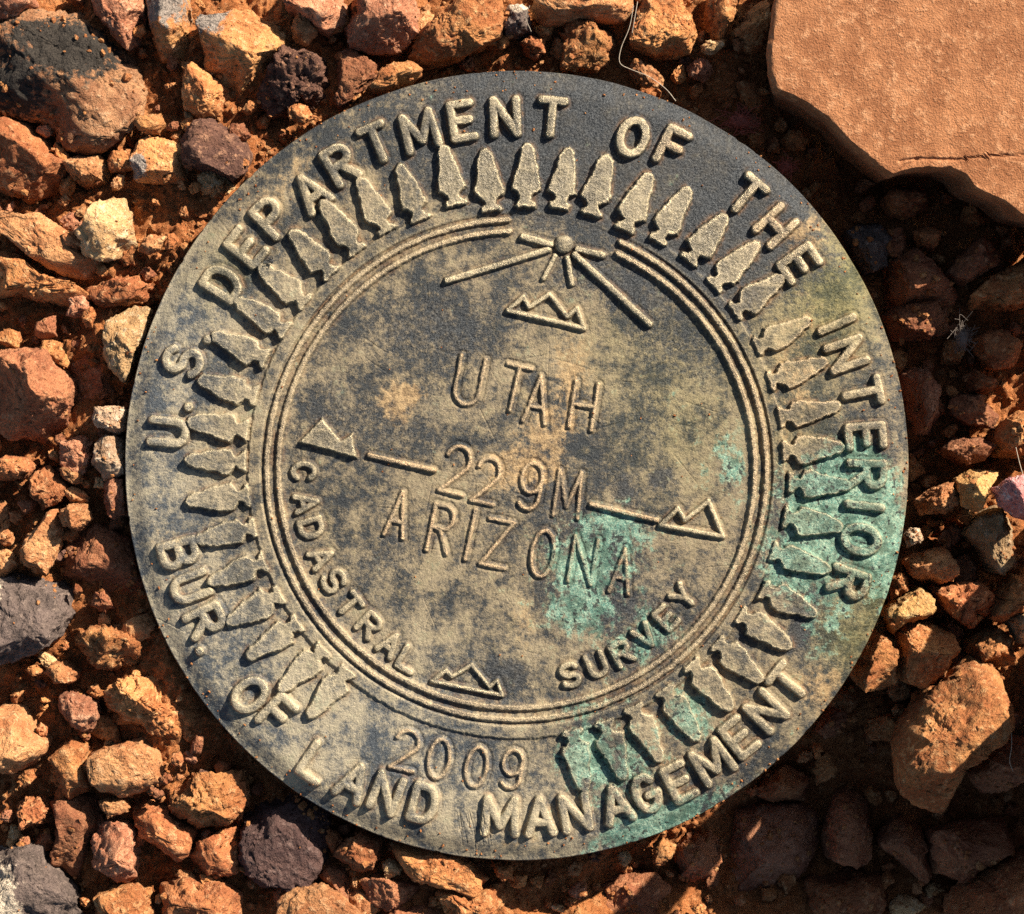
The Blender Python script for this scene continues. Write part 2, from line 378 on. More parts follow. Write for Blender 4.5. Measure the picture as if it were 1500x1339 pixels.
# (label, short reference, material, outline in photo pixels, options)
STONES = [
 ('large stone with a black crust above and a tan pitted lower half', 'black-crusted stone', 'blacktop', [(-8,60),(34,18),(100,3),(135,18),(178,52),(208,95),(222,151),(208,198),(161,232),(100,228),(67,185),(-8,170)], dict(z=-1.5,t=15,sub=6,porous=.7,rough=.8,patch=[(85,75,95,52,-20,.85),(20,140,70,40,-30,.8),(140,80,60,40,-30,.45)])),
 ('dusty pink stone cut off by the top left corner of the photo', 'corner pink stone', 'pinkish', [(-40,-40),(60,-40),(48,14),(20,30),(-40,58)], dict(z=-3,t=10)),
 ('dark pink stone half in shade beside the large black-crusted stone', 'half-shaded pink stone', 'pinkish', [(135,-20),(215,-20),(212,20),(200,62),(188,72),(168,55),(142,22)], dict(z=-4,t=9)),
 ('narrow upright stone, grey above and brown below, by the top edge', 'narrow grey-brown stone', 'greycap', [(214,-20),(275,-20),(281,74),(262,92),(236,85),(214,36)], dict(z=-3,t=10,patch=[(240,10,40,40,0,1.0)])),
 ('big orange stone with a grey patch on its upper left', 'grey-capped orange stone', 'greycap', [(289,40),(300,20),(336,5),(372,8),(433,37),(428,70),(403,120),(376,145),(345,150),(318,140),(292,98)], dict(z=-2,t=12,sub=6,patch=[(312,30,30,32,20,1.2)])),
 ('rough orange lump wedged under the grey-capped orange stone', 'rough orange lump', 'orange', [(265,134),(285,98),(315,110),(334,128),(322,168),(300,178),(268,163)], dict(z=-2.5,t=8)),
 ('deeply pitted purple-brown stone above the letters of DEPARTMENT', 'pitted purple stone', 'purple', [(400,92),(415,70),(440,62),(477,80),(486,120),(482,155),(464,170),(396,177),(373,145)], dict(z=-2,t=11,porous=1.2,rough=1.4,sub=6)),
 ('dark faceted purple stone nearest the disc on its upper left', 'faceted purple stone', 'purple', [(269,210),(285,185),(312,175),(349,188),(366,228),(360,255),(339,269),(300,252),(275,238)], dict(z=-2,t=9,porous=.3,cut_d=.7)),
 ('bright pale tan angular stone in the soil left of the letter P', 'pale angular stone', 'pale', [(111,343),(130,318),(151,296),(178,292),(188,316),(198,360),(176,376),(155,383),(128,373)], dict(z=-1,t=8.5,cut_d=.7)),
 ('flat orange stone with a small dark end beside the faceted purple stone', 'dark-ended orange stone', 'greycap', [(196,235),(205,212),(222,202),(269,215),(272,262),(235,267),(198,265)], dict(z=-3.6,t=6,patch=[(206,245,16,22,0,1.1)])),
 ('long tan slab with a ridged lower edge at the left border', 'ridged tan slab', 'tan', [(-20,318),(20,314),(60,316),(111,350),(145,386),(122,405),(90,402),(50,380),(18,350),(-20,330)], dict(z=-3,t=5,tilt=.05)),
 ('small knobbly tan stone just below the large black-crusted stone', 'knobbly tan stone', 'tan', [(97,238),(115,226),(140,226),(162,240),(150,265),(125,274),(102,258)], dict(z=-3.5,t=6.5)),
 ('broad red lump at the left border below the black-crusted stone', 'broad red lump', 'red', [(-20,178),(40,180),(78,215),(100,240),(92,275),(45,292),(-20,275)], dict(z=-3.5,t=9,rough=1.4)),
 ('low crumbling orange stone with a ragged edge at the left border', 'ragged orange stone', 'orange', [(-10,370),(20,365),(60,395),(100,420),(140,432),(110,450),(60,440),(20,430),(-10,440)], dict(z=-3.5,t=6,porous=1,rough=1.4)),
 ('reddish ring-shaped lump of crumbling stone left of the letter D', 'ring-shaped lump', 'red', [(130,425),(165,405),(210,400),(232,420),(225,448),(190,458),(150,452)], dict(z=-4,t=6,porous=1.2,rough=1.3)),
 ('large rounded dark red stone at the left border', 'rounded dark red stone', 'brown', [(-20,514),(22,511),(78,507),(90,534),(112,557),(115,579),(101,624),(75,654),(37,652),(-20,633)], dict(z=-.5,t=14,sub=6,porous=.3,cuts=4,boxy=.62)),
 ('flat brown stone lying in shade between the dark red stone and the disc', 'flat shaded stone', 'brown', [(106,506),(127,486),(157,490),(170,530),(179,564),(183,590),(150,602),(131,609),(112,598)], dict(z=-6.5,t=6)),
 ('pale orange stone touching the disc left of the letter S', 'pale orange stone', 'pale', [(160,470),(192,452),(220,455),(214,490),(201,519),(184,560),(168,545),(152,523)], dict(z=-1.2,t=7,cut_d=.72)),
 ('chalky oblong stone touching the disc left of the letter U', 'chalky oblong stone', 'white', [(131,613),(138,598),(160,596),(184,597),(184,627),(172,635),(138,624)], dict(z=-1.6,t=5)),
 ('white-streaked tan stone against the left edge of the disc', 'white-streaked stone', 'white', [(134,680),(140,650),(152,639),(180,641),(186,690),(165,700),(149,703)], dict(z=-1.6,t=5.5)),
 ('knuckle-shaped pinkish stone below the rounded dark red stone', 'knuckle-shaped stone', 'pinkish', [(92,645),(119,631),(138,639),(136,665),(127,691),(112,699),(93,680)], dict(z=-3.5,t=6,porous=.6)),
 ('pitted grey-pink pebble tight against the left edge of the disc', 'pitted grey-pink pebble', 'pinkish', [(151,710),(165,702),(182,704),(184,755),(165,763),(149,736)], dict(z=-2.4,t=5.5,porous=.8)),
 ('pitted red stone in the middle of the left border gravel', 'pitted red stone', 'red', [(43,700),(55,686),(74,684),(104,710),(90,733),(60,747),(41,725)], dict(z=-3.2,t=7,porous=1.1)),
 ('smooth little tan pebble on the rough tan stone at the left', 'smooth tan pebble', 'tan', [(86,748),(103,739),(124,740),(132,760),(114,777),(92,769)], dict(z=-1.8,t=5.5,cuts=3)),
 ('wide shaded brown stone reaching under the disc at the letter B', 'wide shaded stone', 'brown', [(82,800),(110,782),(142,769),(187,790),(208,859),(185,872),(155,870),(97,846)], dict(z=-4.8,t=7,cut_d=.72)),
 ('rough tan stone above the dark grey stone at the left border', 'rough tan stone', 'tan', [(28,802),(44,775),(60,758),(86,745),(92,795),(76,836),(50,838),(30,826)], dict(z=-3,t=7,porous=.8)),
 ('dark grey stone with a pale end at the left border', 'dark grey stone', 'greyside', [(-30,838),(20,834),(60,836),(85,845),(105,860),(115,890),(112,902),(95,935),(60,955),(25,970),(-30,985)], dict(z=-.5,t=14,sub=6,cut_d=.74,patch=[(0,920,12,70,-5,1.1)])),
 ('small red stone at the left border above the pitted red stone', 'border red pebble', 'red', [(-12,680),(10,668),(38,672),(50,690),(30,702),(-12,705)], dict(z=-4,t=5,porous=.5)),
 ('bright jagged orange stone below the dark grey stone', 'jagged orange stone', 'orange', [(104,930),(125,915),(160,911),(205,919),(224,938),(208,968),(166,987),(139,976),(118,955)], dict(z=-2.6,t=7.5,porous=1.2,rough=1.5)),
 ('small tan pebble beneath the dark grey stone at the left', 'small tan pebble', 'tan', [(66,985),(76,972),(92,970),(113,985),(110,998),(80,1004)], dict(z=-3.5,t=5)),
 ('flat shaded brown stone touching the disc below BUR', 'flat brown stone', 'brown', [(208,990),(225,965),(246,950),(276,1000),(255,1010),(225,1004)], dict(z=-5.2,t=5)),
 ('big crumbly orange-brown stone beside the disc left of the word OF', 'crumbly orange-brown stone', 'orange', [(157,1015),(183,992),(226,994),(270,1018),(300,1058),(265,1076),(212,1072),(168,1064)], dict(z=-1.8,t=8,porous=1.1,rough=1.4,sub=6)),
 ('upright purplish red stone at the left of the crumbly orange-brown stone', 'purplish red stone', 'pinkish', [(84,1020),(110,1013),(142,1029),(146,1052),(136,1070),(106,1067),(88,1042)], dict(z=-2.5,t=7,porous=.7)),
 ('rounded tan stone with one dark pit at the lower left border', 'tan stone with pit', 'tan', [(-30,1040),(33,1029),(51,1058),(80,1084),(74,1104),(45,1122),(20,1132),(-30,1126)], dict(z=-1.5,t=11,cuts=5)),
 ('pale brown slab with a curved bite in its upper edge', 'bitten brown slab', 'tan', [(128,1112),(150,1098),(178,1092),(205,1084),(232,1102),(243,1120),(248,1142),(205,1160),(175,1169),(140,1152)], dict(z=-2.2,t=6.5,cut_d=.72)),
 ('orange block left of the bitten brown slab', 'orange block', 'orange', [(73,1106),(98,1077),(126,1088),(131,1120),(133,1155),(102,1165),(73,1144)], dict(z=-3,t=8)),
 ('coarse orange lump below the disc near the letter L', 'coarse orange lump', 'orange', [(252,1155),(268,1142),(300,1130),(351,1128),(360,1160),(358,1180),(332,1208),(287,1214),(254,1192)], dict(z=-1.6,t=8,porous=1.0,sub=6)),
 ('drooping orange-brown stone below the bitten brown slab', 'drooping orange stone', 'red', [(194,1182),(210,1168),(232,1165),(254,1192),(285,1214),(278,1245),(263,1259),(235,1245),(212,1228)], dict(z=-3.4,t=7)),
 ('tiny tan pebble tucked beneath the orange block', 'tucked tan pebble', 'tan', [(141,1177),(160,1170),(183,1171),(190,1186),(157,1198)], dict(z=-3.5,t=4.5)),
 ('large dark plum stone under the lower left rim of the disc', 'dark plum stone', 'plum', [(343,1222),(352,1196),(380,1172),(410,1160),(450,1165),(478,1188),(487,1215),(480,1260),(455,1285),(425,1302),(385,1300),(358,1282),(345,1250)], dict(z=-3.2,t=10,sub=6,cut_d=.70)),
 ('red-brown stone with a tan lip left of the dark plum stone', 'tan-lipped stone', 'red', [(272,1256),(292,1230),(320,1218),(346,1212),(350,1274),(330,1282),(305,1284)], dict(z=-4,t=6.5)),
 ('tall rough pink-brown stone left of the drooping orange stone', 'tall pink-brown stone', 'pinkish', [(135,1232),(150,1206),(170,1200),(197,1214),(200,1250),(197,1288),(175,1301),(133,1280)], dict(z=-2.4,t=9,porous=.8)),
 ('broad shaded stone in the lower left gap under the orange block', 'broad shaded stone', 'brown', [(72,1170),(110,1166),(146,1166),(148,1205),(132,1236),(126,1290),(96,1282),(80,1250)], dict(z=-5.5,t=8)),
 ('drab grey stone with a pale face in the bottom left corner', 'drab corner stone', 'greyside', [(-30,1250),(15,1231),(66,1237),(91,1270),(120,1310),(135,1370),(-30,1370)], dict(z=-1,t=13,sub=6,cut_d=.74,patch=[(14,1310,30,60,10,1.2)])),
 ('dark hollowed red stone at the lower left border', 'hollowed red stone', 'red', [(20,1184),(36,1170),(60,1168),(75,1188),(70,1208),(36,1212)], dict(z=-4,t=6,porous=1.2)),
 ('orange stone cut off by the bottom edge below the tall pink-brown stone', 'bottom edge orange stone', 'orange', [(139,1308),(170,1300),(200,1296),(222,1340),(215,1370),(142,1370)], dict(z=-2.8,t=7,porous=.6)),
 ('red stone cut off by the bottom edge left of the plum stone', 'bottom edge red stone', 'red', [(235,1300),(270,1288),(320,1292),(350,1310),(345,1365),(240,1365)], dict(z=-3.2,t=7,porous=.6)),
 ('tan-orange stone cut off by the bottom edge below the plum stone', 'bottom edge tan stone', 'tan', [(412,1316),(435,1300),(462,1288),(500,1308),(530,1330),(532,1370),(412,1370)], dict(z=-2.6,t=7)),
 ('brown tilted stone leaning on the right side of the dark plum stone', 'leaning brown stone', 'brown', [(462,1280),(481,1260),(507,1270),(522,1300),(534,1328),(510,1330),(480,1300)], dict(z=-5,t=6)),
 ('lumpy red stone under the rim below the letter D of LAND', 'lumpy red stone', 'red', [(490,1250),(510,1230),(535,1218),(560,1233),(556,1258),(545,1276),(523,1283)], dict(z=-2.6,t=6,porous=.8)),
 ('bright orange slab under the bottom rim of the disc', 'bright orange slab', 'orange', [(568,1240),(600,1240),(640,1246),(672,1256),(710,1288),(692,1312),(647,1298),(605,1292),(580,1262)], dict(z=-1.6,t=6,rough=1.2)),
 ('split brown stone left of the bright orange slab', 'split brown stone', 'brown', [(528,1290),(560,1276),(590,1290),(618,1300),(600,1322),(565,1335),(535,1322)], dict(z=-3.2,t=7)),
 ('rough orange stone at the bottom edge under the bright orange slab', 'bottom rough orange stone', 'orange', [(640,1310),(662,1300),(690,1306),(735,1298),(738,1330),(700,1352),(660,1345)], dict(z=-2.0,t=7,porous=1)),
 ('small orange finger of stone poking out below the bottom rim', 'orange finger stone', 'orange', [(718,1262),(735,1262),(752,1268),(752,1284),(735,1290),(722,1278)], dict(z=-2.4,t=4.5)),
 ('brown flat stone at the bottom edge in front of the split brown stone', 'bottom brown stone', 'brown', [(535,1335),(570,1325),(630,1318),(655,1340),(640,1372),(540,1372)], dict(z=-4.5,t=8)),
 # right side
 ('square orange stone lit at the lower right of the disc', 'square orange stone', 'orange', [(1317,925),(1333,904),(1365,912),(1397,928),(1401,960),(1390,998),(1353,1011),(1317,998),(1321,950)], dict(z=-2.0,t=10,cuts=5,sub=6)),
 ('rough orange stone between the square orange stone and the disc', 'rim orange stone', 'orange', [(1262,960),(1287,922),(1312,948),(1312,1003),(1263,1014),(1248,990)], dict(z=-2.5,t=8,porous=.5)),
 ('big orange rock with a sunlit top and shaded lower end', 'big sunlit-topped rock', 'orange', [(1353,1023),(1390,998),(1433,968),(1467,971),(1482,1000),(1491,1030),(1487,1047),(1457,1090),(1413,1132),(1402,1170),(1390,1199),(1350,1189),(1313,1160),(1308,1100),(1327,1057)], dict(z=5.5,t=17,sub=6,cut_d=.78)),
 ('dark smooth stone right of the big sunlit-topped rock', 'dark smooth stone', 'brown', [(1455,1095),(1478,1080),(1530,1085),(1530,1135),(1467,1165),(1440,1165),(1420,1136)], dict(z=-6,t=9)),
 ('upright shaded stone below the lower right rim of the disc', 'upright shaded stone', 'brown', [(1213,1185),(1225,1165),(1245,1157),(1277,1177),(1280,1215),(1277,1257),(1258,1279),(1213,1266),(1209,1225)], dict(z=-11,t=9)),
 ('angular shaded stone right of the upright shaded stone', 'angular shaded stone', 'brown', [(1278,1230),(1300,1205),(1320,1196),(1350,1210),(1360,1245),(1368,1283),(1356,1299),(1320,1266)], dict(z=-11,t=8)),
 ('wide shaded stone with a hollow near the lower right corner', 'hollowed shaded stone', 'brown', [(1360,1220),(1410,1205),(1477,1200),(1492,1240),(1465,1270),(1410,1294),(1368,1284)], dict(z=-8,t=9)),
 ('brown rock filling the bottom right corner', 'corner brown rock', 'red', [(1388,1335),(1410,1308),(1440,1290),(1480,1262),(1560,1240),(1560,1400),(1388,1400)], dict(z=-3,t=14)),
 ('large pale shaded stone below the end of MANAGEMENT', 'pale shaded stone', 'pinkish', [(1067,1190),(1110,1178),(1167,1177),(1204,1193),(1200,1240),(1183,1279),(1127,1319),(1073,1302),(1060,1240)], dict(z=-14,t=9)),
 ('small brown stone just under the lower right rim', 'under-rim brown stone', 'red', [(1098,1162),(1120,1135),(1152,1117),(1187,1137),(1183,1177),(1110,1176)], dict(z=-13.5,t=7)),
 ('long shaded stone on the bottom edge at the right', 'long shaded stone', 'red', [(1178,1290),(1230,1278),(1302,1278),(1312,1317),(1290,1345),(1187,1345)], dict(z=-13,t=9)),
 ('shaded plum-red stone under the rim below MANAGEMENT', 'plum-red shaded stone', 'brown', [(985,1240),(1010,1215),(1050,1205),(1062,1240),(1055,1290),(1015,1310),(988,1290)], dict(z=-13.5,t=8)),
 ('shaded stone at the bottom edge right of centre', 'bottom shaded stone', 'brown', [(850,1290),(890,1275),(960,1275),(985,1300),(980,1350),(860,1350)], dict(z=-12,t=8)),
 ('half-lit brown stone at the right border above the big rock', 'half-lit border stone', 'orange', [(1417,942),(1440,925),(1462,916),(1482,937),(1495,973),(1467,982),(1425,968)], dict(z=-5.5,t=8)),
 ('shaded pinkish stone right beside the letters ERI of INTERIOR', 'shaded pinkish stone', 'pinkish', [(1322,546),(1345,536),(1370,538),(1378,579),(1390,613),(1370,637),(1341,637),(1331,605)], dict(z=-6,t=9)),
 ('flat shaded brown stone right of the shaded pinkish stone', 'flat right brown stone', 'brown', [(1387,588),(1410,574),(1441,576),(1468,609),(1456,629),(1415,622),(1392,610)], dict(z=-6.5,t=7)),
 ('orange faceted stone lit at the right border', 'lit faceted stone', 'orange', [(1458,640),(1475,615),(1500,600),(1530,610),(1530,672),(1466,671)], dict(z=-3,t=10)),
 ('smooth yellow-tan stone right of the disc near the pink stone', 'smooth yellow-tan stone', 'yellow', [(1400,702),(1426,687),(1468,690),(1450,712),(1441,724),(1431,752),(1405,742)], dict(z=-3.5,t=7,cuts=4,cut_d=.7)),
 ('ragged tan stone between the disc and the yellow-tan stone', 'ragged tan stone', 'tan', [(1342,733),(1368,715),(1395,705),(1404,735),(1389,753),(1348,755)], dict(z=-5,t=6.5,porous=.7)),
 ('rose pink stone at the right border', 'rose pink stone', 'pink', [(1460,716),(1478,696),(1520,688),(1520,765),(1495,760),(1472,743)], dict(z=3.0,t=9,porous=.5)),
 ('drab tan wedge-shaped stone below the rose pink stone', 'drab wedge stone', 'olive', [(1414,783),(1424,760),(1450,745),(1466,740),(1490,773),(1488,820),(1458,850),(1440,810)], dict(z=-4,t=9,cut_d=.7)),
 ('tiny chalk-white pebble against the right edge of the disc', 'chalk-white pebble', 'white', [(1326,783),(1337,773),(1350,774),(1353,792),(1330,804)], dict(z=-4.5,t=3.6)),
 ('orange-tan stone by the letter R at the right rim', 'right rim tan stone', 'tan', [(1318,825),(1340,812),(1362,806),(1390,800),(1405,841),(1376,860),(1332,848)], dict(z=-5,t=7.5)),
 ('crumbly red stone with deep pits in the right-hand gravel', 'crumbly red stone', 'red', [(1363,862),(1400,852),(1441,852),(1461,871),(1451,904),(1415,920),(1384,895)], dict(z=-4,t=9,porous=1.2,rough=1.3)),
 ('bright yellow stone touching the right rim above the square orange stone', 'bright yellow stone', 'yellow', [(1290,895),(1318,872),(1348,858),(1368,872),(1367,900),(1341,917),(1305,930)], dict(z=-5,t=7.5,cuts=4)),
 ('orange stone at the right border below the drab wedge stone', 'border orange stone', 'orange', [(1449,906),(1468,872),(1490,842),(1525,850),(1525,895),(1466,914)], dict(z=-3.5,t=8)),
 ('grey-tan stone at the right border beside the half-lit stone', 'grey-tan border stone', 'olive', [(1476,905),(1495,890),(1530,890),(1530,945),(1495,945)], dict(z=-3.5,t=8)),
 ('small orange stone under the right rim below the letter R', 'under-rim orange pebble', 'orange', [(1303,848),(1318,838),(1332,846),(1333,864),(1308,880)], dict(z=-6.2,t=5)),
 ('rounded shaded red stone at the right border below the slab', 'rounded shaded red stone', 'red', [(1432,495),(1455,481),(1480,482),(1498,508),(1491,538),(1450,543),(1435,520)], dict(z=-4.5,t=9)),
 ('small shaded stone below the rounded shaded red stone', 'small shaded stone', 'red', [(1413,552),(1434,538),(1460,557),(1453,577),(1422,574)], dict(z=-6.5,t=6)),
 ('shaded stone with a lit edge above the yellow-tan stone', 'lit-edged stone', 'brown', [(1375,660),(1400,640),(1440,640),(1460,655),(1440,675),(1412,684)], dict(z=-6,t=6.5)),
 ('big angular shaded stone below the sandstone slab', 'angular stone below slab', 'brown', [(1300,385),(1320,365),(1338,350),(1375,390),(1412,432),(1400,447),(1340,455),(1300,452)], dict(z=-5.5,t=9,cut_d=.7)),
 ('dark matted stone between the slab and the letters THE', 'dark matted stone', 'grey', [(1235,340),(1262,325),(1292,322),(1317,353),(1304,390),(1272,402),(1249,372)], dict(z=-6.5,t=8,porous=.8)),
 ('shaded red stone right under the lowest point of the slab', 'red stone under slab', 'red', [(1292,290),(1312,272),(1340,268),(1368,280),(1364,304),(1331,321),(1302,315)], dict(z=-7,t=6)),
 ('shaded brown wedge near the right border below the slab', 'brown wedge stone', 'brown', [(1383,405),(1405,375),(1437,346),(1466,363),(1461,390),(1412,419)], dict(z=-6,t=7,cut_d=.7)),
 ('small shaded pebble left of the brown wedge', 'small wedge-side pebble', 'red', [(1338,338),(1360,328),(1382,343),(1372,368),(1348,362)], dict(z=-7,t=5)),
 ('shaded orange stone at the right border below the brown wedge', 'right shaded orange stone', 'orange', [(1415,428),(1450,405),(1500,380),(1530,385),(1530,455),(1420,452)], dict(z=-6,t=8)),
 ('shaded stone under the rim beside the letter I of INTERIOR', 'rim shaded stone', 'brown', [(1296,460),(1320,440),(1370,440),(1385,462),(1360,500),(1310,500)], dict(z=-7.5,t=6)),
 # top
 ('pink-orange stone on the top edge above the pitted purple stone', 'top pink-orange stone', 'pinkish', [(412,-20),(500,-20),(506,30),(482,50),(445,32),(418,10)], dict(z=-2.5,t=8)),
 ('rounded pale brown stone on the top edge above the letter M', 'rounded top stone', 'pinkish', [(504,44),(512,8),(525,-8),(600,-8),(611,20),(610,50),(582,75),(545,77),(508,66)], dict(z=-1.5,t=10,sub=6)),
 ('large smooth orange stone above the letters MENT', 'large top orange stone', 'orange', [(603,82),(615,50),(640,20),(690,-10),(730,-10),(733,30),(730,56),(685,80),(622,97)], dict(z=-2,t=9,sub=6,cut_d=.74)),
 ('small red stone with a chalky white top on the top edge', 'white-topped stone', 'greyside', [(728,38),(742,5),(770,2),(782,45),(760,54),(740,55)], dict(z=-2.5,t=7,patch=[(758,8,18,18,0,1.2)])),
 ('tan stone on the top edge above the gap before OF', 'top tan stone', 'tan', [(774,15),(800,-12),(925,-12),(928,18),(915,36),(850,32),(797,40)], dict(z=-2.5,t=7.5,porous=.5)),
 ('blocky orange stone just above the top rim of the disc', 'blocky orange stone', 'orange', [(819,45),(840,27),(875,33),(900,45),(909,70),(896,92),(880,108),(820,106)], dict(z=-3.4,t=7,cut_d=.72)),
 ('bright orange stone right of the blocky one at the top', 'bright top stone', 'orange', [(918,66),(928,24),(943,-12),(992,-12),(1012,30),(1022,55),(1010,82),(960,85)], dict(z=-1.5,t=9,sub=6)),
 ('thin orange spur of stone on the top edge left of the slab', 'orange spur stone', 'orange', [(1030,32),(1038,-15),(1088,-15),(1075,30),(1052,68),(1042,60)], dict(z=-2.5,t=7,porous=.8)),
 ('knobbly orange stone tight against the left side of the slab', 'slab-side orange stone', 'orange', [(1068,50),(1095,15),(1122,-10),(1128,30),(1120,70),(1095,78)], dict(z=-2.8,t=7,porous=.8)),
 ('low orange stone against the rim left of the letter T of DEPARTMENT', 'rim-side orange stone', 'orange', [(545,132),(560,102),(578,92),(600,90),(618,105),(600,120),(565,132)], dict(z=-1.6,t=5.5)),
 ('brown stone in shade right of the pitted purple stone', 'shaded top brown stone', 'brown', [(485,80),(510,75),(552,95),(562,120),(540,138),(500,160),(487,140)], dict(z=-4.2,t=6.5,porous=.5)),
 ('little shaded red pebble left of the blocky orange stone', 'little shaded pebble', 'red', [(758,60),(775,52),(800,56),(800,78),(770,82)], dict(z=-4.5,t=4.5)),
]

def place_stone(label, ref, mat, poly, o, seed):
    z = o.get('z', -3.0); t = o.get('t', 7.0) * 1.25
    if sum(p[0] for p in poly) / len(poly) < 720: z += 1.4
    zmid = z - t * 0.42
    grow = 1.10 if sum(p[0] for p in poly) / len(poly) < 720 and o.get('t', 7.0) < 11 else 1.0
    mx_, my_ = sum(p[0] for p in poly) / len(poly), sum(p[1] for p in poly) / len(poly)
    poly = [(mx_ + (a - mx_) * grow, my_ + (b - my_) * grow) for a, b in poly]
    P = [unproj(a, b, zmid) for a, b in poly]
    xs = [p[0] for p in P]; ys = [p[1] for p in P]
    kw = {k: v for k, v in o.items() if k not in ('z', 't')}
    kw.setdefault('sub', 5)
    ob = stone_mesh('stone', P, zmid, t, mat, seed, **kw)
    tag(ob, label, 'stone', 'stones around the survey disk')
    return (sum(xs) / len(xs), sum(ys) / len(ys), ref, max(max(xs) - min(xs), max(ys) - min(ys)) / 2)

placed = [place_stone(*s, seed=100 + i) for i, s in enumerate(STONES)]

# the sandstone slab at the upper right
slab_poly = [(1131,-10),(1124,34),(1118,84),(1123,138),(1145,148),(1202,181),(1235,215),(1299,265),(1319,259),(1350,254),(1383,254),(1410,269),(1423,289),(1470,312),(1500,336),(1580,350),(1680,250),(1690,60),(1600,-140),(1350,-170),(1180,-110)]
P = [unproj(a, b, -2.0) for a, b in slab_poly]
slab = stone_mesh('sandstone_slab', P, -5.2, 13.0, 'slab', 55, sub=7, slab=True, cuts=0, rough=0.02, fine=0.28, porous=0.0, k=2, cracks=[[(1316,236),(1345,232),(1400,234),(1450,229),(1520,227)],[(1299,266),(1322,245),(1345,233)]])
slab.data.set_sharp_from_angle(angle=math.radians(34))
tag(slab, 'big flat orange sandstone slab with a smooth sunlit top at the upper right', 'stone', 'stones around the survey disk')
# three unseen boulders added outside the frame to cast shade across the right side
B1 = [(1570,420),(1580,340),(1620,285),(1700,230),(1790,200),(1800,270),(1740,350),(1660,420),(1600,462)]
B2 = [(1580,765),(1600,726),(1680,655),(1760,620),(1790,630),(1735,690),(1660,752),(1600,800)]
B3 = [(1585,960),(1605,918),(1700,832),(1800,745),(1930,880),(1990,1080),(1960,1260),(1840,1340),(1700,1320),(1620,1260),(1580,1100)]
for i, (bp, zt, th, lb) in enumerate(((B1, 15, 40, 'tall orange rock added for shade outside the frame beyond the sandstone slab'), (B2, 52, 85, 'narrow red rock added for shade outside the frame at the right'), (B3, 45, 75, 'widest red rock added for shade outside the frame at the lower right'))):
    P = [(a - CX, CY - b) for a, b in bp]
    b = stone_mesh('shade_boulder', P, zt - th / 2, th, ('orange', 'red', 'brown')[i], 70 + i, sub=6, boxy=0.4, flat=0.4, cuts=3, cut_d=0.95, rough=0.5, porous=0.0)
    tag(b, lb, 'shade_boulder')

# small pebbles filling the gaps
random.seed(11)
polys = [np.array(s[3], float) for s in STONES] + [np.array(slab_poly, float)]
def inside(p, Q):
    x, y = p; c = False; n = len(Q)
    for i in range(n):
        x1, y1 = Q[i]; x2, y2 = Q[(i + 1) % n]
        if (y1 > y) != (y2 > y) and x < (x2 - x1) * (y - y1) / (y2 - y1) + x1: c = not c
    return c
names = {'red': 'rust red', 'orange': 'orange', 'tan': 'tan', 'brown': 'brown', 'pinkish': 'dusty pink', 'pale': 'pale', 'purple': 'purple'}
used, pts = set(), []
tries = 0
while len(pts) < 285 and tries < 30000:
    tries += 1
    px, py = random.uniform(-15, 1515), random.uniform(-15, 1355)
    rp = min(26, max(5.5, random.lognormvariate(2.72, 0.42)))
    dr = math.hypot(px - 757, py - 682)
    if dr < R_DISC + rp * 0.5: continue
    if any(inside((px, py), Q) for Q in polys): continue
    if any(math.hypot(px - a, py - b) < (rp + r2) * 0.66 for a, b, r2 in pts): continue
    mat = random.choices(['red', 'orange', 'tan', 'brown', 'pinkish', 'pale', 'purple'], [6, 9, 4, 4, 2, 1, 0.5])[0]
    X, Y = unproj(px, py, -8)
    near = sorted(placed, key=lambda q: math.hypot(q[0] - X, q[1] - Y) - q[3])[:2]
    n = random.randint(6, 9); a0 = random.random() * 6.28; el = random.uniform(0.55, 1.0); ea = random.random() * 3.14
    size = 'tiny' if rp < 9 else 'small' if rp < 14 else 'fair-sized'
    shape = 'long ' if el < 0.7 else 'blunt ' if el > 0.88 else ''
    pair = '%s|%s' % tuple(sorted((near[0][2], near[1][2])))
    lab = '%s %s%s pebble between the %s and the %s' % (size, shape, names[mat], near[0][2], near[1][2])
    key = pair + size + shape + mat
    if len(lab.replace('-', ' ').split()) > 15: continue
    if key in used or pair + size + mat in used: continue
    used.add(key)
    if not shape: used.add(pair + size + mat)
    pts.append((px, py, rp))
    poly = []
    for i in range(n):
        a = a0 + i * 2 * math.pi / n; rr = rp * random.uniform(0.68, 1.32)
        u, v = rr * math.cos(a), rr * math.sin(a) * el
        poly.append((X + u * math.cos(ea) - v * math.sin(ea), Y + u * math.sin(ea) + v * math.cos(ea)))
    gz = float(ground_z(np.array([X]), np.array([Y]))[0])
    t = rp * 1.5 * K / MM
    o = stone_mesh('pebble', poly, gz + t * 0.25 + random.uniform(0.3, 2.6), t, mat, 1000 + len(pts), sub=4, porous=random.choice([0, .3, .6, 1.0]), boxy=random.uniform(.6, .9))
    tag(o, lab, 'pebble', 'small pebbles in the gravel')

# ------------------------------------------------------------------ the survey disk
N = 1200
t = np.linspace(-1, 1, N)
A, B = np.meshgrid(t, t, indexing='ij')
with np.errstate(divide='ignore', invalid='ignore'):
    big = np.abs(A) > np.abs(B)
    rr = np.where(big, A, B)
    ph = np.where(big, (math.pi / 4) * (B / np.where(A == 0, 1, A)), math.pi / 2 - (math.pi / 4) * (A / np.where(B == 0, 1, B)))
ph = np.where((A == 0) & (B == 0), 0, ph)
X = rr * np.cos(ph) * 575.5; Y = rr * np.sin(ph) * 580.0
del A, B, big
RN = np.abs(rr)                                             # 0..1
PX, PY = X + CX, CY - Y                                     # photo pixels
TH = np.arctan2(Y, X)

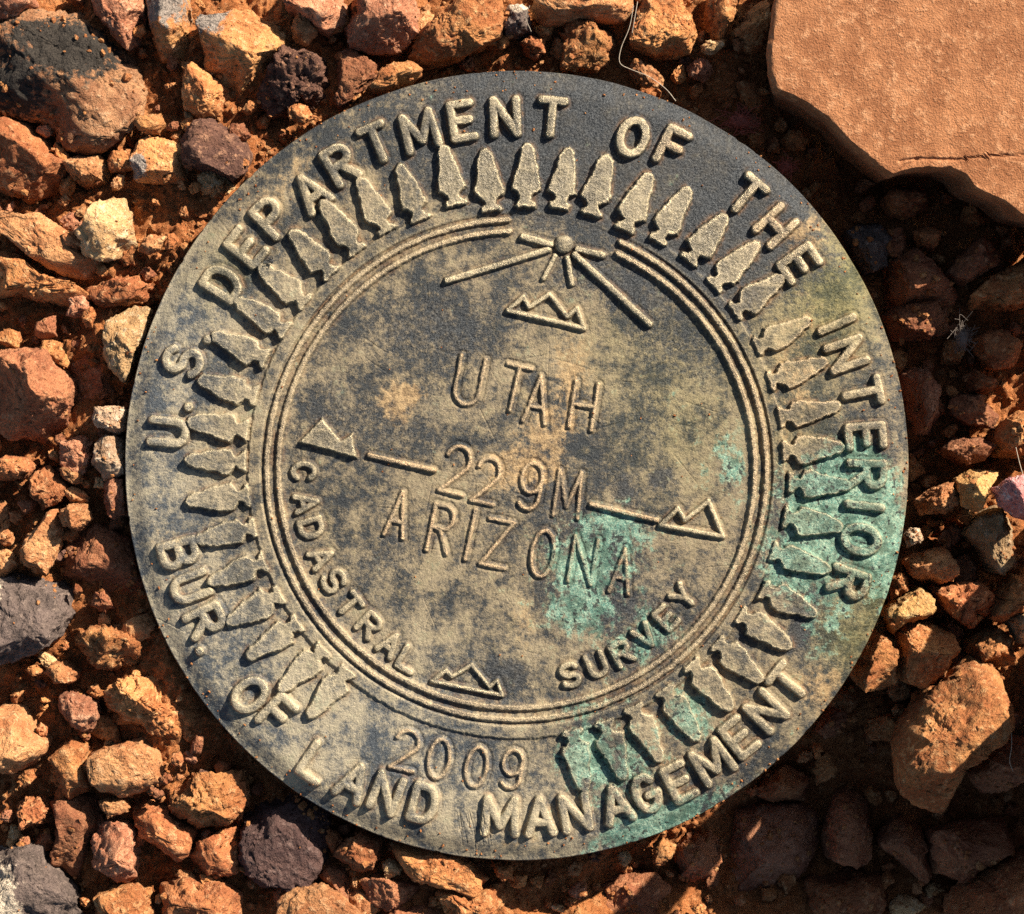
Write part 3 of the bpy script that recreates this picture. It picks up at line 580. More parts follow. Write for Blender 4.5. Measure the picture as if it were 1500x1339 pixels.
def arc(cx, cy, rx, ry, a0, a1, n=14):
    return [(cx + rx * math.cos(math.radians(a0 + (a1 - a0) * i / n)), cy + ry * math.sin(math.radians(a0 + (a1 - a0) * i / n))) for i in range(n + 1)]
def glyph(ch, w):
    h = w / 2
    G = {
     'U': [[(0, 1)] + arc(h, .30, h, .30, 180, 360) + [(w, 1)]],
     'D': [[(0, 0), (0, 1)] + [(w * .45, 1)] + arc(w * .45, .5, w * .55, .5, 90, -90) + [(0, 0)]],
     'E': [[(w, 1), (0, 1), (0, 0), (w, 0)], [(0, .52), (w * .85, .52)]],
     'F': [[(w, 1), (0, 1), (0, 0)], [(0, .52), (w * .85, .52)]],
     'P': [[(0, 0), (0, 1), (w * .55, 1)] + arc(w * .55, .74, w * .45, .26, 90, -90) + [(0, .48)]],
     'R': [[(0, 0), (0, 1), (w * .55, 1)] + arc(w * .55, .75, w * .45, .25, 90, -90) + [(0, .50)], [(w * .45, .50), (w, 0)]],
     'B': [[(0, 0), (0, 1), (w * .5, 1)] + arc(w * .5, .76, w * .42, .24, 90, -90) + [(0, .52)], [(w * .5, .52)] + arc(w * .55, .26, w * .45, .26, 90, -90) + [(0, 0)]],
     'A': [[(0, 0), (h, 1), (w, 0)], [(w * .18, .33), (w * .82, .33)]],
     'T': [[(0, 1), (w, 1)], [(h, 1), (h, 0)]],
     'M': [[(0, 0), (w * .06, 1), (h, .22), (w * .94, 1), (w, 0)]],
     'N': [[(0, 0), (0, 1), (w, 0), (w, 1)]],
     'O': [arc(h, .5, h, .5, 0, 360, 28)],
     '0': [arc(h, .5, h, .5, 0, 360, 28)],
     'H': [[(0, 0), (0, 1)], [(w, 0), (w, 1)], [(0, .5), (w, .5)]],
     'I': [[(h, 0), (h, 1)]],
     'L': [[(0, 1), (0, 0), (w, 0)]],
     'V': [[(0, 1), (h, 0), (w, 1)]],
     'Y': [[(0, 1), (h, .45), (w, 1)], [(h, .45), (h, 0)]],
     'Z': [[(0, 1), (w, 1), (0, 0), (w, 0)]],
     'C': [arc(h, .5, h, .5, 40, 320, 22)],
     'G': [arc(h, .5, h, .5, 45, 360, 22)[:-1] + [(w, .42), (w * .55, .42)]],
     'S': [arc(h, .74, h * .95, .26, 25, 270, 14) + arc(h, .25, h, .25, 90, -160, 14)],
     '2': [arc(h, .70, h, .30, 165, -25, 14) + [(0, 0), (w, 0)]],
     '9': [arc(h, .68, h, .32, 0, 360, 22) + [(w, .55)] + arc(h, .27, h, .27, 0, -140, 10)],
     '.': [[(h, .04), (h, .06)]],
    }
    return G[ch]

REL = np.zeros((N, N), np.float32)       # relief height, photo px
PID = np.zeros((N, N), np.int16)         # which part each grid point belongs to
MOAT = np.zeros((N, N), np.float32)
MOATf = MOAT.ravel()
WEAR = np.zeros((N, N), np.float32)      # tops of the raised work
part_names = ['plate']
Xf, Yf = X.ravel(), Y.ravel()
RELf, PIDf, WEARf = REL.ravel(), PID.ravel(), WEAR.ravel()
rough_e = (fbm2(X / 7.0, Y / 7.0, 3)).astype(np.float32).ravel()
wear_n = (fbm2(X / 45.0 + 3, Y / 45.0 + 8, 3)).astype(np.float32).ravel()

def region(x0, y0, x1, y1):
    return np.nonzero((Xf > x0) & (Xf < x1) & (Yf > y0) & (Yf < y1))[0]

def seg_dist(x, y, lines):
    d = np.full(x.shape, 1e9)
    for ln in lines:
        for (ax_, ay_), (bx, by) in zip(ln[:-1], ln[1:]):
            ex, ey = bx - ax_, by - ay_
            L = ex * ex + ey * ey + 1e-12
            tt = np.clip(((x - ax_) * ex + (y - ay_) * ey) / L, 0, 1)
            d = np.minimum(d, np.hypot(x - ax_ - tt * ex, y - ay_ - tt * ey))
    return d

def commit(ii, contrib, name, h):
    cur = RELf[ii]
    m = contrib > cur
    RELf[ii[m]] = contrib[m]
    m2 = m & (contrib > 0.16 * h)
    if name not in ('',):
        part_names.append(name)
        PIDf[ii[m2]] = len(part_names) - 1
    WEARf[ii] = np.maximum(WEARf[ii], np.clip(contrib / h, 0, 1) ** 2)

def stroke_part(name, lines, width, h, soft=2.6, edge=0.7, crown=0.22):
    """lines in X,Y (photo px, y up)"""
    pts_ = [p for l in lines for p in l]
    m = width + 6
    ii = region(min(p[0] for p in pts_) - m, min(p[1] for p in pts_) - m, max(p[0] for p in pts_) + m, max(p[1] for p in pts_) + m)
    d = seg_dist(Xf[ii], Yf[ii], lines) + rough_e[ii] * edge * 1.6
    hw = width / 2
    pr = sstep(hw + soft * .62, hw - soft * .75, d) * (1 - crown + crown * (1 - np.clip(d / hw, 0, 1) ** 2))
    pr = pr * (1 + (0.75 if 'stamp' in name else 0.35) * wear_n[ii] + (0.25 if 'stamp' in name else 0.06) * rough_e[ii])
    MOATf[ii] = np.maximum(MOATf[ii], (1.3 if 'stamp' in name else 0.7) * np.exp(-((d - hw - 3.2) / 2.3) ** 2))
    commit(ii, (pr * h).astype(np.float32), name, h)

def letter(ch, px, py, cap, wid, up, width, h, name, soft=2.6, edge=0.7):
    """up: screen-plane unit vector (X right, Y up) of the letter's top"""
    ux, uy = up; n = math.hypot(ux, uy); ux /= n; uy /= n
    rx, ry = uy, -ux
    cx, cy = px - CX, CY - py
    lines = []
    for ln in glyph(ch, 1.0):
        lines.append([(cx + (a - .5) * wid * rx + (b - .5) * cap * ux, cy + (a - .5) * wid * ry + (b - .5) * cap * uy) for a, b in ln])
    stroke_part(name, lines, width, h, soft, edge)

def poly_part(name, poly, h, edge=1.0, soft=2.8, width=None):
    Q = np.array(poly)
    m = 10
    ii = region(Q[:, 0].min() - m, Q[:, 1].min() - m, Q[:, 0].max() + m, Q[:, 1].max() + m)
    x, y = Xf[ii], Yf[ii]
    d = seg_dist(x, y, [list(map(tuple, Q)) + [tuple(Q[0])]])
    ins = np.zeros(x.shape, bool)
    for i in range(len(Q)):
        x1, y1 = Q[i]; x2, y2 = Q[(i + 1) % len(Q)]
        if y1 == y2: continue
        c = ((y1 > y) != (y2 > y)) & (x < (x2 - x1) * (y - y1) / (y2 - y1) + x1)
        ins ^= c
    sd = np.where(ins, -d, d) + rough_e[ii] * edge * 2.2
    pr = sstep(soft * .6, -soft, sd)
    pr = pr * (1 + 0.25 * wear_n[ii] + 0.05 * rough_e[ii])
    commit(ii, (pr * h).astype(np.float32), name, h)

RC = np.hypot(X - 0.0, Y + 6.0)          # ring centre (757, 688)
rcf = RC.ravel()
px_, py_ = PX.ravel(), PY.ravel()

# raised band the arrowheads stand on
BAND_H = 4.0
edge_noise = fbm2(X / 9.0 + 40, Y / 9.0, 3).ravel()
band_top = 1 - 0.85 * np.exp(-(((px_ - 850) / 190) ** 2 + ((py_ - 310) / 90) ** 2))
b = sstep(397, 391.5, rcf + edge_noise * 2.0) * sstep(372, 377, rcf) * BAND_H * band_top
RELf[:] = np.maximum(RELf, b)
# slight sink of the field inside the ring
FIELD = -1.2 * sstep(345, 335, rcf)
# the two ring lines, open at the top for the sun emblem
for rad_, nm, x0, x1, hh in ((366, 'outer_ring', 750, 904, 6.2), (349, 'inner_ring', 752, 900, 5.8)):
    gap = (py_ < 480) & (px_ > x0) & (px_ < x1)
    ii = np.nonzero((np.abs(rcf - rad_) < 11) & ~gap)[0]
    ex = np.where((py_[ii] < 480), np.minimum(np.abs(px_[ii] - x0), np.abs(px_[ii] - x1)), 99)
    d = np.abs(rcf[ii] - rad_) + rough_e[ii] * 1.6 + np.clip(4 - ex, 0, 4)
    pr = sstep(6.8, 2.0, d) * (1 + 0.25 * wear_n[ii])
    commit(ii, (pr * hh).astype(np.float32), nm, hh)

# arrowheads, tip outward
arrows = [(715,265),(772,258),(826,262),(877,272),(933,297),(985,315),(1035,350),(1077,388),(1110,432),(1146,489),(1168,544),(1185,603),(1190,658),(1200,709),(1190,765),(1172,821),(1155,881),(1120,923),(1082,968),(1041,1004),(997,1046),(947,1074),(899,1098),(847,1113),
          (482,1015),(443,980),(401,937),(373,891),(348,838),(331,782),(320,730),(317,675),(320,624),(334,568),(352,508),(383,462),(415,418),(457,371),(499,332),(547,301),(601,283),(659,258)]
ra = random.Random(5)
for (ax_, ay_) in arrows:
    cx, cy = ax_ - CX, CY - ay_
    r0 = math.hypot(cx, cy); ux, uy = cx / r0, cy / r0
    # arrowheads lean a little from the radius; keep them radial about the ring's centre
    vx, vy = cx, cy + 6; n = math.hypot(vx, vy); ux, uy = vx / n, vy / n
    rx, ry = uy, -ux
    L = 47 * ra.uniform(.97, 1.03); W = 21.5 * ra.uniform(.93, 1.07)
    half = [(-0.98, 3), (-1.0, 13), (-0.93, 17.5), (-0.80, 15.5), (-0.73, 10.5), (-0.62, 10), (-0.54, 15), (-0.45, W), (-0.25, W), (0.0, W * .90), (0.25, W * .78), (0.5, W * .66), (0.72, W * .57), (0.85, W * .48), (0.94, W * .36), (1.0, W * .20), (1.03, W * .05)]
    side = lambda s: [(v_ * L, s * (h_ + ra.uniform(-2.0, 1.6) * (1 if v_ < .8 else .3))) for v_, h_ in half]
    a_ = side(1); b_ = side(-1)[::-1]
    pl = [(cx + v_ * ux + h_ * rx, cy + v_ * uy + h_ * ry) for v_, h_ in a_ + b_]
    poly_part('arrowhead', pl, 10.4 * ra.uniform(.85, 1.08))

# outer inscription
OUT = [('U',247,633),('.',275,596),('S',268,529),('.',303,497),('D',326,414),('E',361,362),('P',398,318),('A',456,281),('R',499,241),('T',552,210),('M',615,192),('E',677,177),('N',740,171),('T',808,172),
       ('O',927,201),('F',985,216),('T',1093,287),('H',1136,331),('E',1171,386),('I',1226,475),('N',1240,519),('T',1263,575),('E',1268,639),('R',1269,695),('I',1266,741),('O',1261,790),('R',1243,853)]
WID = {'M': 45, 'I': 2, '.': 2, 'O': 36, 'N': 34, 'E': 29, 'F': 29, 'T': 33, 'A': 36}
for ch, px, py in OUT:
    cap = 50 if ch != '.' else 4
    letter(ch, px, py, cap, WID.get(ch, 32), (px - CX, CY - py), 14.0 if ch != '.' else 15, 9.4, 'raised_letter')
BOT = [('B',262,811),('U',279,860),('R',301,909),('.',294,953),('O',366,1018),('F',406,1046),('L',464,1117),('A',518,1145),('N',566,1162),('D',621,1177),('M',733,1196),('A',791,1196),('N',843,1190),('A',903,1178),('G',947,1162),('E',995,1146),('M',1043,1116),('E',1083,1080),('N',1122,1042),('T',1155,1000)]
for ch, px, py in BOT:
    cap = 49 if ch != '.' else 4
    letter(ch, px, py, cap, WID.get(ch, 31), (CX - px, py - CY), 14.0 if ch != '.' else 15, 9.4, 'raised_letter')
INN = [('C',445,691),('A',449,737),('D',456,774),('A',471,817),('S',489,851),('T',512,886),('R',541,916),('A',571,944),('L',599,966),('S',835,989),('U',874,974),('R',911,957),('V',945,932),('E',976,905),('Y',1001,874)]
for ch, px, py in INN:
    letter(ch, px, py, 31, 23 if ch not in 'E' else 20, (CX - px, py - 688.0), 10.0, 6.0, 'raised_letter')

# stamped characters
def up_rot(deg): return (math.sin(math.radians(deg)), math.cos(math.radians(deg)))
ST = [('U',687,558,70,36,11),('T',754,569,66,35,13),('A',787,585,68,32,9),('H',855,594,68,33,9),
      ('2',668,688,70,34,14),('2',713,704,66,33,12),('9',777,712,68,30,11),('M',832,724,66,36,7),
      ('A',583,753,66,28,12),('R',646,775,68,30,12),('I',689,783,74,2,12),('Z',728,796,68,36,12),('O',795,811,68,32,9),('N',854,821,66,34,10),('A',911,836,64,28,9),
      ('2',594,1099,58,34,13),('0',643,1112,58,30,10),('0',698,1124,58,30,10),('9',750,1127,56,28,10)]
for ch, px, py, cap, wd, rot in ST:
    letter(ch, px, py, cap, wd, up_rot(rot), 6.9, 3.3, 'stamped_letter' if not ch.isdigit() else 'stamped_numeral', soft=2.8, edge=0.9)

def pxl(l): return [(a - CX, CY - b) for a, b in l]
# sun emblem with its rays in the gap of the ring
def sun_emb():
    cx, cy = 826 - CX, CY - 358
    ii = region(cx - 24, cy - 24, cx + 24, cy + 24)
    d = np.hypot(Xf[ii] - cx, Yf[ii] - cy) + rough_e[ii] * 1.2
    pr = np.sqrt(np.clip(1 - (d / 14.5) ** 2, 0, 1))
    commit(ii, (pr * 10).astype(np.float32), 'sun_emblem', 10)
for l, wd, h in (([(655,411),(803,366)], 10.5, 7.0), ([(952,475),(842,373)], 10.5, 7.5), ([(766,347),(806,358)], 11, 6.5), ([(846,365),(883,374)], 10.5, 6.5), ([(813,375),(796,408)], 8, 4.5), ([(831,378),(838,416)], 9, 5.0)):
    stroke_part('sun_ray', [pxl(l)], wd, h)
sun_emb()
# mountains
m1 = [(744,455),(766,435),(775,450),(805,431),(831,464),(845,452),(855,481)]
stroke_part('mountain_emblem', [pxl(m1 + [m1[0]])], 8.5, 6.5)
poly_part('mountain_emblem', pxl([(437,648),(472,611),(500,645),(517,634),(524,672)]), 8.5, edge=.7)
m3 = [(968,769),(993,745),(1003,762),(1038,734),(1059,786)]
stroke_part('mountain_emblem', [pxl(m3 + [m3[0]])], 8.5, 7.0)
m4 = [(633,998),(653,982),(662,991),(691,974),(717,1006),(728,997),(736,1019)]
stroke_part('mountain_emblem', [pxl(m4 + [m4[0]])], 7.5, 6.0)
stroke_part('boundary_line', [pxl([(541,667),(636,689)])], 8.5, 6.0)
stroke_part('boundary_line', [pxl([(866,739),(962,762)])], 8.5, 6.0)

# surface of the plate: dome, rounded rim, cast grain, dents
rim = sstep(0.925, 1.0, RN)
H = -5.0 * RN ** 2 - 9.0 * rim ** 2 + REL + FIELD.reshape(N, N) - MOAT * (1 - np.clip(REL / 2, 0, 1))
H = H + fbm2(X / 110.0, Y / 110.0, 3) * 1.8 + fbm2(X / 26.0, Y / 26.0, 3) * 0.55 + fbm2(X / 6.0 + 9, Y / 6.0, 3, .7) * 0.55
rs = np.random.RandomState(21)
Hf = H.ravel()
for i in range(240):                                        # scratches and dings
    a = rs.rand() * 6.28; q = rs.uniform(40, 560)
    x0, y0 = q * math.cos(a), q * math.sin(a); dr = rs.rand() * 3.14; ln = rs.uniform(8, 60)
    x1, y1 = x0 + ln * math.cos(dr), y0 + ln * math.sin(dr)
    ii = region(min(x0, x1) - 3, min(y0, y1) - 3, max(x0, x1) + 3, max(y0, y1) + 3)
    if len(ii): Hf[ii] -= rs.uniform(.2, .8) * sstep(1.3, 0.2, seg_dist(Xf[ii], Yf[ii], [[(x0, y0), (x1, y1)]]))
for i in range(26):                                        # the file marks left of MANAGEMENT
    x0 = 668 + i * 1.9 + rs.uniform(-1, 1); y0 = rs.uniform(1185, 1215)
    l = pxl([(x0, y0), (x0 + rs.uniform(2, 9), y0 + rs.uniform(15, 38))])
    ii = region(min(l[0][0], l[1][0]) - 3, min(l[0][1], l[1][1]) - 3, max(l[0][0], l[1][0]) + 3, max(l[0][1], l[1][1]) + 3)
    Hf[ii] -= 0.7 * sstep(1.2, 0.2, seg_dist(Xf[ii], Yf[ii], [l]))
EDGE = (1 - 0.0022 * sstep(.25, .6, fbm2(np.cos(TH) * 26, np.sin(TH) * 26, 3)) * sstep(0.95, 1, RN) + 0.0016 * fbm2(np.cos(TH) * 5, np.sin(TH) * 5, 3) * sstep(0.9, 1, RN))
X = X * EDGE; Y = Y * EDGE

# crevice mask: where the surface lies below its surroundings
def box(a, k):
    c = np.cumsum(np.pad(a, ((k + 1, k), (0, 0)), mode='edge'), 0); a = (c[2 * k + 1:] - c[:-2 * k - 1]) / (2 * k + 1)
    c = np.cumsum(np.pad(a, ((0, 0), (k + 1, k)), mode='edge'), 1); return (c[:, 2 * k + 1:] - c[:, :-2 * k - 1]) / (2 * k + 1)
n_a = fbm2(X / 60 + 3, Y / 60 + 1, 5, .6); n_b = fbm2(X / 22 + 31, Y / 22 + 7, 5, .65); n_c = fbm2(X / 8 + 11, Y / 8 + 17, 4, .7)
EDGE_LIGHT = np.clip((REL - box(box(REL.astype(np.float64), 3), 3)) / 2.2, 0, 1)  # raised edges, lightened in the colour to imitate sunlit edges
_wt = np.array([0.16 if n_ == 'arrowhead' else 0.24 if 'letter' in n_ else 0.34 for n_ in part_names])[PID]
_ring = np.array([1.0 if 'ring' in n_ else 0.0 for n_ in part_names])[PID]
_wt = np.where((PY < 420) & (PX > 640), 0.5, _wt)      # the polished work over the dark upper right
WEAR = np.clip(_wt * WEAR + 0.75 * EDGE_LIGHT * (1 - .55 * _ring * (0.7 + n_b)) + 0.25 * WEAR * np.clip(n_b, 0, 1), 0, 1)  # rubbed tops plus the painted light on the edges
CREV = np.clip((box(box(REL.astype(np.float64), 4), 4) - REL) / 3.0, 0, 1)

def masks(blobs):
    m = 0
    for (px, py, rx, ry, a, wt) in blobs: m = m + wt * blob(PX - CX, CY - PY, px, py, rx, ry, a)
    return m
VERD = masks([(1205,800,100,130,0,.26),(1300,800,30,150,5,.35),(1010,1215,150,26,24,.3),(1000,1085,190,75,20,.16),(890,850,130,80,0,.10),(1200,735,75,60,0,1.0),(1285,770,45,110,8,1.1),(1165,830,65,55,20,.9),(865,815,85,48,-8,.95),(845,895,62,46,0,.85),(905,765,55,26,-12,.8),(1070,690,28,36,0,.7),(945,940,70,34,30,.85),(1005,1045,34,44,20,.8),(900,1125,70,62,0,.75),(960,1205,120,24,22,1.2),(1215,920,34,70,-25,.55),(1240,690,40,60,0,.75),(850,1090,40,50,0,.7),(1040,640,50,40,0,.3),(980,570,12,70,25,.35),(865,1030,70,12,8,.5)])
VERD = np.clip(sstep(0.16, 1.15, VERD + 0.75 * n_b + 0.55 * n_c), 0, 1)
th_d = np.degrees(TH)
DARK = sstep(20, 52, th_d) * sstep(118, 96, th_d) * sstep(340, 400, RC)
DARK = DARK + masks([(560,520,120,95,20,.24),(690,470,110,70,10,.24),(640,640,90,45,0,.24),(1010,520,70,110,-20,.4),(1040,780,50,80,10,.35),(720,985,90,40,0,.3),(700,850,120,60,0,.15),(590,790,60,30,30,.35),(1060,1060,60,40,40,.35),(1180,690,30,40,0,.4),(470,620,50,60,0,.3),(970,700,18,11,30,1.2),(915,722,13,26,15,1.0),(1178,910,16,60,-20,1.1),(742,985,36,26,-10,.9),(860,400,90,50,-25,.8),(620,480,130,90,20,.12),(700,540,90,60,10,.15),(560,640,90,90,0,.12),(900,900,50,30,20,.7),(1000,860,70,60,0,.3),(1100,1130,50,30,30,.7),(1230,700,25,90,5,.5),(950,430,70,60,-30,.5),(1000,250,60,50,-30,.4),(1285,590,20,60,0,.5)])
DARK = np.clip(DARK + 0.10 * sstep(350, 330, RC) + 0.9 * n_a + 0.4 * fbm2(X / 170 + 1, Y / 170 + 5, 3) + 0.55 * n_b + 0.15 * n_c, 0, 1)
TAN = masks([(578,592,32,44,10,1.0),(610,575,22,14,0,.7),(800,655,60,80,0,.75),(838,540,46,80,0,.65),(740,690,60,45,0,.55),(1170,560,62,150,-8,.65),(245,800,40,60,0,.55),(430,250,170,34,43,.55),(520,1170,130,45,-20,.35),(1205,1005,60,60,40,.8),(770,910,30,60,0,.6),(1130,1120,50,26,35,.5),(1180,340,50,70,-30,.55),(620,860,140,40,10,.25),(320,960,60,60,0,.3),(760,1235,60,14,0,.6)])
TAN = np.clip(sstep(0.18, 1.15, TAN + 0.42 * n_b + 0.35 * n_c + 0.15 * n_a), 0, 1)
OLIVE = np.clip(masks([(1225,420,80,120,-30,1.0),(1290,870,36,70,10,.9),(1235,930,46,70,20,.8),(1180,650,60,90,0,.4),(330,400,50,40,40,.5),(960,520,120,90,0,.3),(1000,640,90,90,0,.35)]) + 0.3 * n_b, 0, 1)
BLUE = np.clip(masks([(225,640,80,260,0,1.0),(330,930,110,190,30,.9),(560,1120,260,100,-18,.9),(300,470,110,120,0,.6),(600,1010,160,120,0,.45),(850,1200,120,60,0,.4)]) + 0.25 * n_a, 0, 1)
RUST = np.clip(masks([(990,215,26,20,0,.7),(1125,330,40,40,0,.6),(655,690,60,30,0,.5),(750,790,150,50,-8,.5),(1170,570,75,140,-8,.65)]) , 0, 1)
_st = np.array([1.0 if ('stamped' in n_ or 'line' in n_) else 0.55 if 'ring' in n_ else 0.0 for n_ in part_names])
RUST = np.clip(RUST + _st[PID] * (0.75 + 0.5 * n_b), 0, 1)
MOTT = np.clip(0.46 + 0.36 * fbm2(X / 15 + 70, Y / 15 + 20, 5, .7) + 0.35 * n_b + 0.75 * n_a + 0.5 * fbm2(X / 190 + 7, Y / 190 + 2, 3), 0, 1)
SPOT = sstep(0.30, 0.42, n_c) * sstep(0.1, 0.5, VERD)      # dark flecks in the verdigris

flat = np.stack([X.ravel() * K, Y.ravel() * K, H.ravel() * K], 1)
MA = np.stack([TAN.ravel(), VERD.ravel(), DARK.ravel()], 1)
MB = np.stack([OLIVE.ravel(), WEAR.ravel(), BLUE.ravel()], 1)
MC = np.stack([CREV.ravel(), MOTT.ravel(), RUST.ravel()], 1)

def brass_mat():
    q = NT('weathered_bronze')
    f1 = q.noise(1500, 6, 0.78); f2 = q.noise(5200, 4, 0.75); f3 = q.noise(600, 6, 0.72)
    a = q.n('ShaderNodeSeparateColor'); q.l(q.attr('mask_a').outputs['Color'], a.inputs[0])
    b = q.n('ShaderNodeSeparateColor'); q.l(q.attr('mask_b').outputs['Color'], b.inputs[0])
    c_ = q.n('ShaderNodeSeparateColor'); q.l(q.attr('mask_c').outputs['Color'], c_.inputs[0])
    tan, verd, dark = a.outputs; olive, wear, blue = b.outputs; crev, mott, rust = c_.outputs
    sp = q.math('ADD', q.math('MULTIPLY', f1, 0.40), q.math('ADD', q.math('MULTIPLY', f2, 0.22), q.math('ADD', q.math('MULTIPLY', mott, 0.26), 0.06)))
    c = q.mix(q.ramp(sp, 0.405, 0.60), (.028,.030,.030), (.25,.19,.11))
    c = q.mix(q.math('MULTIPLY', blue, 0.9), c, q.mix(q.ramp(sp, 0.40, 0.59), (.060,.068,.074), (.36,.30,.20)))
    c = q.mix(q.math('MULTIPLY', olive, 0.85), c, q.mix(q.ramp(sp, 0.40, 0.60), (.055,.055,.020), (.225,.19,.072)))
    dk = q.ramp(q.math('ADD', dark, q.math('MULTIPLY', q.math('SUBTRACT', sp, 0.5), -3.0)), 0.24, 0.86, 0, 0.90)
    c = q.mix(dk, c, q.mix(q.ramp(f2, 0.44, 0.60), (.014,.0155,.017), (.062,.064,.064)))
    tn = q.ramp(q.math('ADD', tan, q.math('MULTIPLY', q.math('SUBTRACT', sp, 0.5), 2.2)), 0.20, 0.95, 0, 0.85)
    c = q.mix(tn, c, q.mix(q.ramp(f1, 0.40, 0.60), (.235,.145,.066), (.42,.275,.13)))
    # worn tops and painted edge light of the raised work, dust caught beside it
    c = q.mix(q.math('MULTIPLY', wear, q.ramp(sp, 0.38, 0.56, 0.55, 0.95)), c, q.mix(q.ramp(f2, 0.42, 0.60), (.40,.32,.19), (.55,.44,.275)))
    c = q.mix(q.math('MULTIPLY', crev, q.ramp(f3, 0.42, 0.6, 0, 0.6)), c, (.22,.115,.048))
    c = q.mix(q.math('MULTIPLY', q.math('MULTIPLY', rust, wear), 0.62), c, q.mix(q.ramp(f2, .42, .58), (.29,.155,.072), (.56,.33,.165)))
    vd = q.ramp(q.math('ADD', verd, q.math('MULTIPLY', q.math('SUBTRACT', sp, 0.5), 2.6)), 0.18, 0.90, 0, 0.80)
    vd = q.math('MULTIPLY', vd, q.math('SUBTRACT', 1.0, q.math('MULTIPLY', wear, 0.62)))
    c = q.mix(vd, c, q.mix(q.ramp(f3, 0.40, 0.60), (.050,.120,.085), q.mix(q.ramp(f2, .42, .6), (.095,.255,.190), (.33,.44,.31))))
    fl = q.noise(1900, 2, 0.5)
    c = q.mix(q.math('MULTIPLY', q.ramp(fl, 0.60, 0.66), q.ramp(verd, 0.1, 0.5, 0, 0.92)), c, (.022,.026,.022))
    q.l(c, q.b.inputs['Base Color'])
    q.l(q.math('ADD', q.math('MULTIPLY', wear, 0.4), 0.22), q.b.inputs['Metallic'])
    q.l(q.math('SUBTRACT', q.ramp(sp, 0.35, 0.65, 0.40, 0.62), q.math('MULTIPLY', wear, 0.14)), q.b.inputs['Roughness'])
    q.b.inputs['Specular IOR Level'].default_value = 0.3
    n = q.bump(f2, 0.00009, 1.0, q.bump(f1, 0.00018, 0.9)); q.l(n, q.b.inputs['Normal'])
    return q.m
BRASS = brass_mat()

disk = bpy.data.objects.new('survey_disk', None); C.objects.link(disk)
disk.location = (0, 0, -0.012)
tag(disk, 'round weathered bronze survey marker disk with raised lettering set in the red gravel', 'survey marker')
OFF = np.array([0, 0, 0.012])

quad_id = np.arange(N * N, dtype=np.int32).reshape(N, N)
# orientation of the square-to-disc map keeps the quads counter-clockwise
F = np.stack([quad_id[:-1, :-1], quad_id[1:, :-1], quad_id[1:, 1:], quad_id[:-1, 1:]], -1).reshape(-1, 4)
fp = np.sort(PID.ravel()[F], axis=1)
face_part = np.where(fp[:, 1] == fp[:, 2], fp[:, 1], fp[:, 3])      # majority
order = np.argsort(face_part, kind='stable')
bounds = np.searchsorted(face_part[order], np.arange(len(part_names) + 1))
# side and underside of the plate hang from the outermost loop of grid points
loop = np.concatenate([quad_id[:-1, 0], quad_id[-1, :-1], quad_id[:0:-1, -1], quad_id[0, :0:-1]])
for pid, nm in enumerate(part_names):
    fs = F[order[bounds[pid]:bounds[pid + 1]]]
    if len(fs) < 4: continue
    u, inv = np.unique(fs, return_inverse=True)
    inv = inv.reshape(fs.shape)
    v = flat[u] + OFF
    ma, mb, mc = MA[u], MB[u], MC[u]
    if pid == 0:
        lp = flat[loop] + OFF; nl = len(loop)
        lmap = np.searchsorted(u, loop)
        prev = lmap; base = len(v)
        ctr = np.array([0, 0, 0.0])
        extra_v, extra_f = [], []
        prof = [(1.0022, -4), (1.0026, -10), (1.002, -26), (0.998, -38), (0.985, -44), (0.90, -46), (0.30, -48)]
        for s_, dz in prof:
            ring = lp.copy(); ring[:, :2] *= s_; ring[:, 2] = lp[:, 2].mean() + dz * K + (lp[:, 2] - lp[:, 2].mean()) * max(0, 1 + dz / 20)
            cur = base + np.arange(nl)
            extra_v.append(ring); base += nl
            extra_f.append(np.stack([prev, cur, np.roll(cur, -1), np.roll(prev, -1)], 1)); prev = cur
        ev = np.concatenate(extra_v)
        v = np.concatenate([v, ev]); inv = np.concatenate([inv] + extra_f)
        nz = len(prof)
        ma = np.concatenate([ma] + [MA[loop]] * nz); mb = np.concatenate([mb] + [MB[loop]] * nz); mc = np.concatenate([mc] + [MC[loop]] * nz)
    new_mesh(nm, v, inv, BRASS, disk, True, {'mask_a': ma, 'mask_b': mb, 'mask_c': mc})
# the stem the disk is cast on, running down into the ground
bm = bmesh.new()
bmesh.ops.create_cone(bm, cap_ends=True, segments=48, radius1=0.011, radius2=0.0125, depth=0.05)
bmesh.ops.bevel(bm, geom=bm.edges[:], offset=0.0006, segments=2, affect='EDGES')
me = bpy.data.meshes.new('stem'); bm.to_mesh(me); bm.free(); me.materials.append(BRASS)
stem = bpy.data.objects.new('stem', me); C.objects.link(stem); stem.parent = disk; stem.location = (0, 0, 0.012 - 0.0035 - 0.025)

# ------------------------------------------------------------------ small details
bpy.context.view_layer.update()
dg = bpy.context.evaluated_depsgraph_get()
def drop(px, py):
    X_, Y_ = unproj(px, py, -6)
    ok, loc, nor, *_ = S.ray_cast(dg, (X_ * K, Y_ * K, 0.2), (0, 0, -1))
    return loc if ok else None

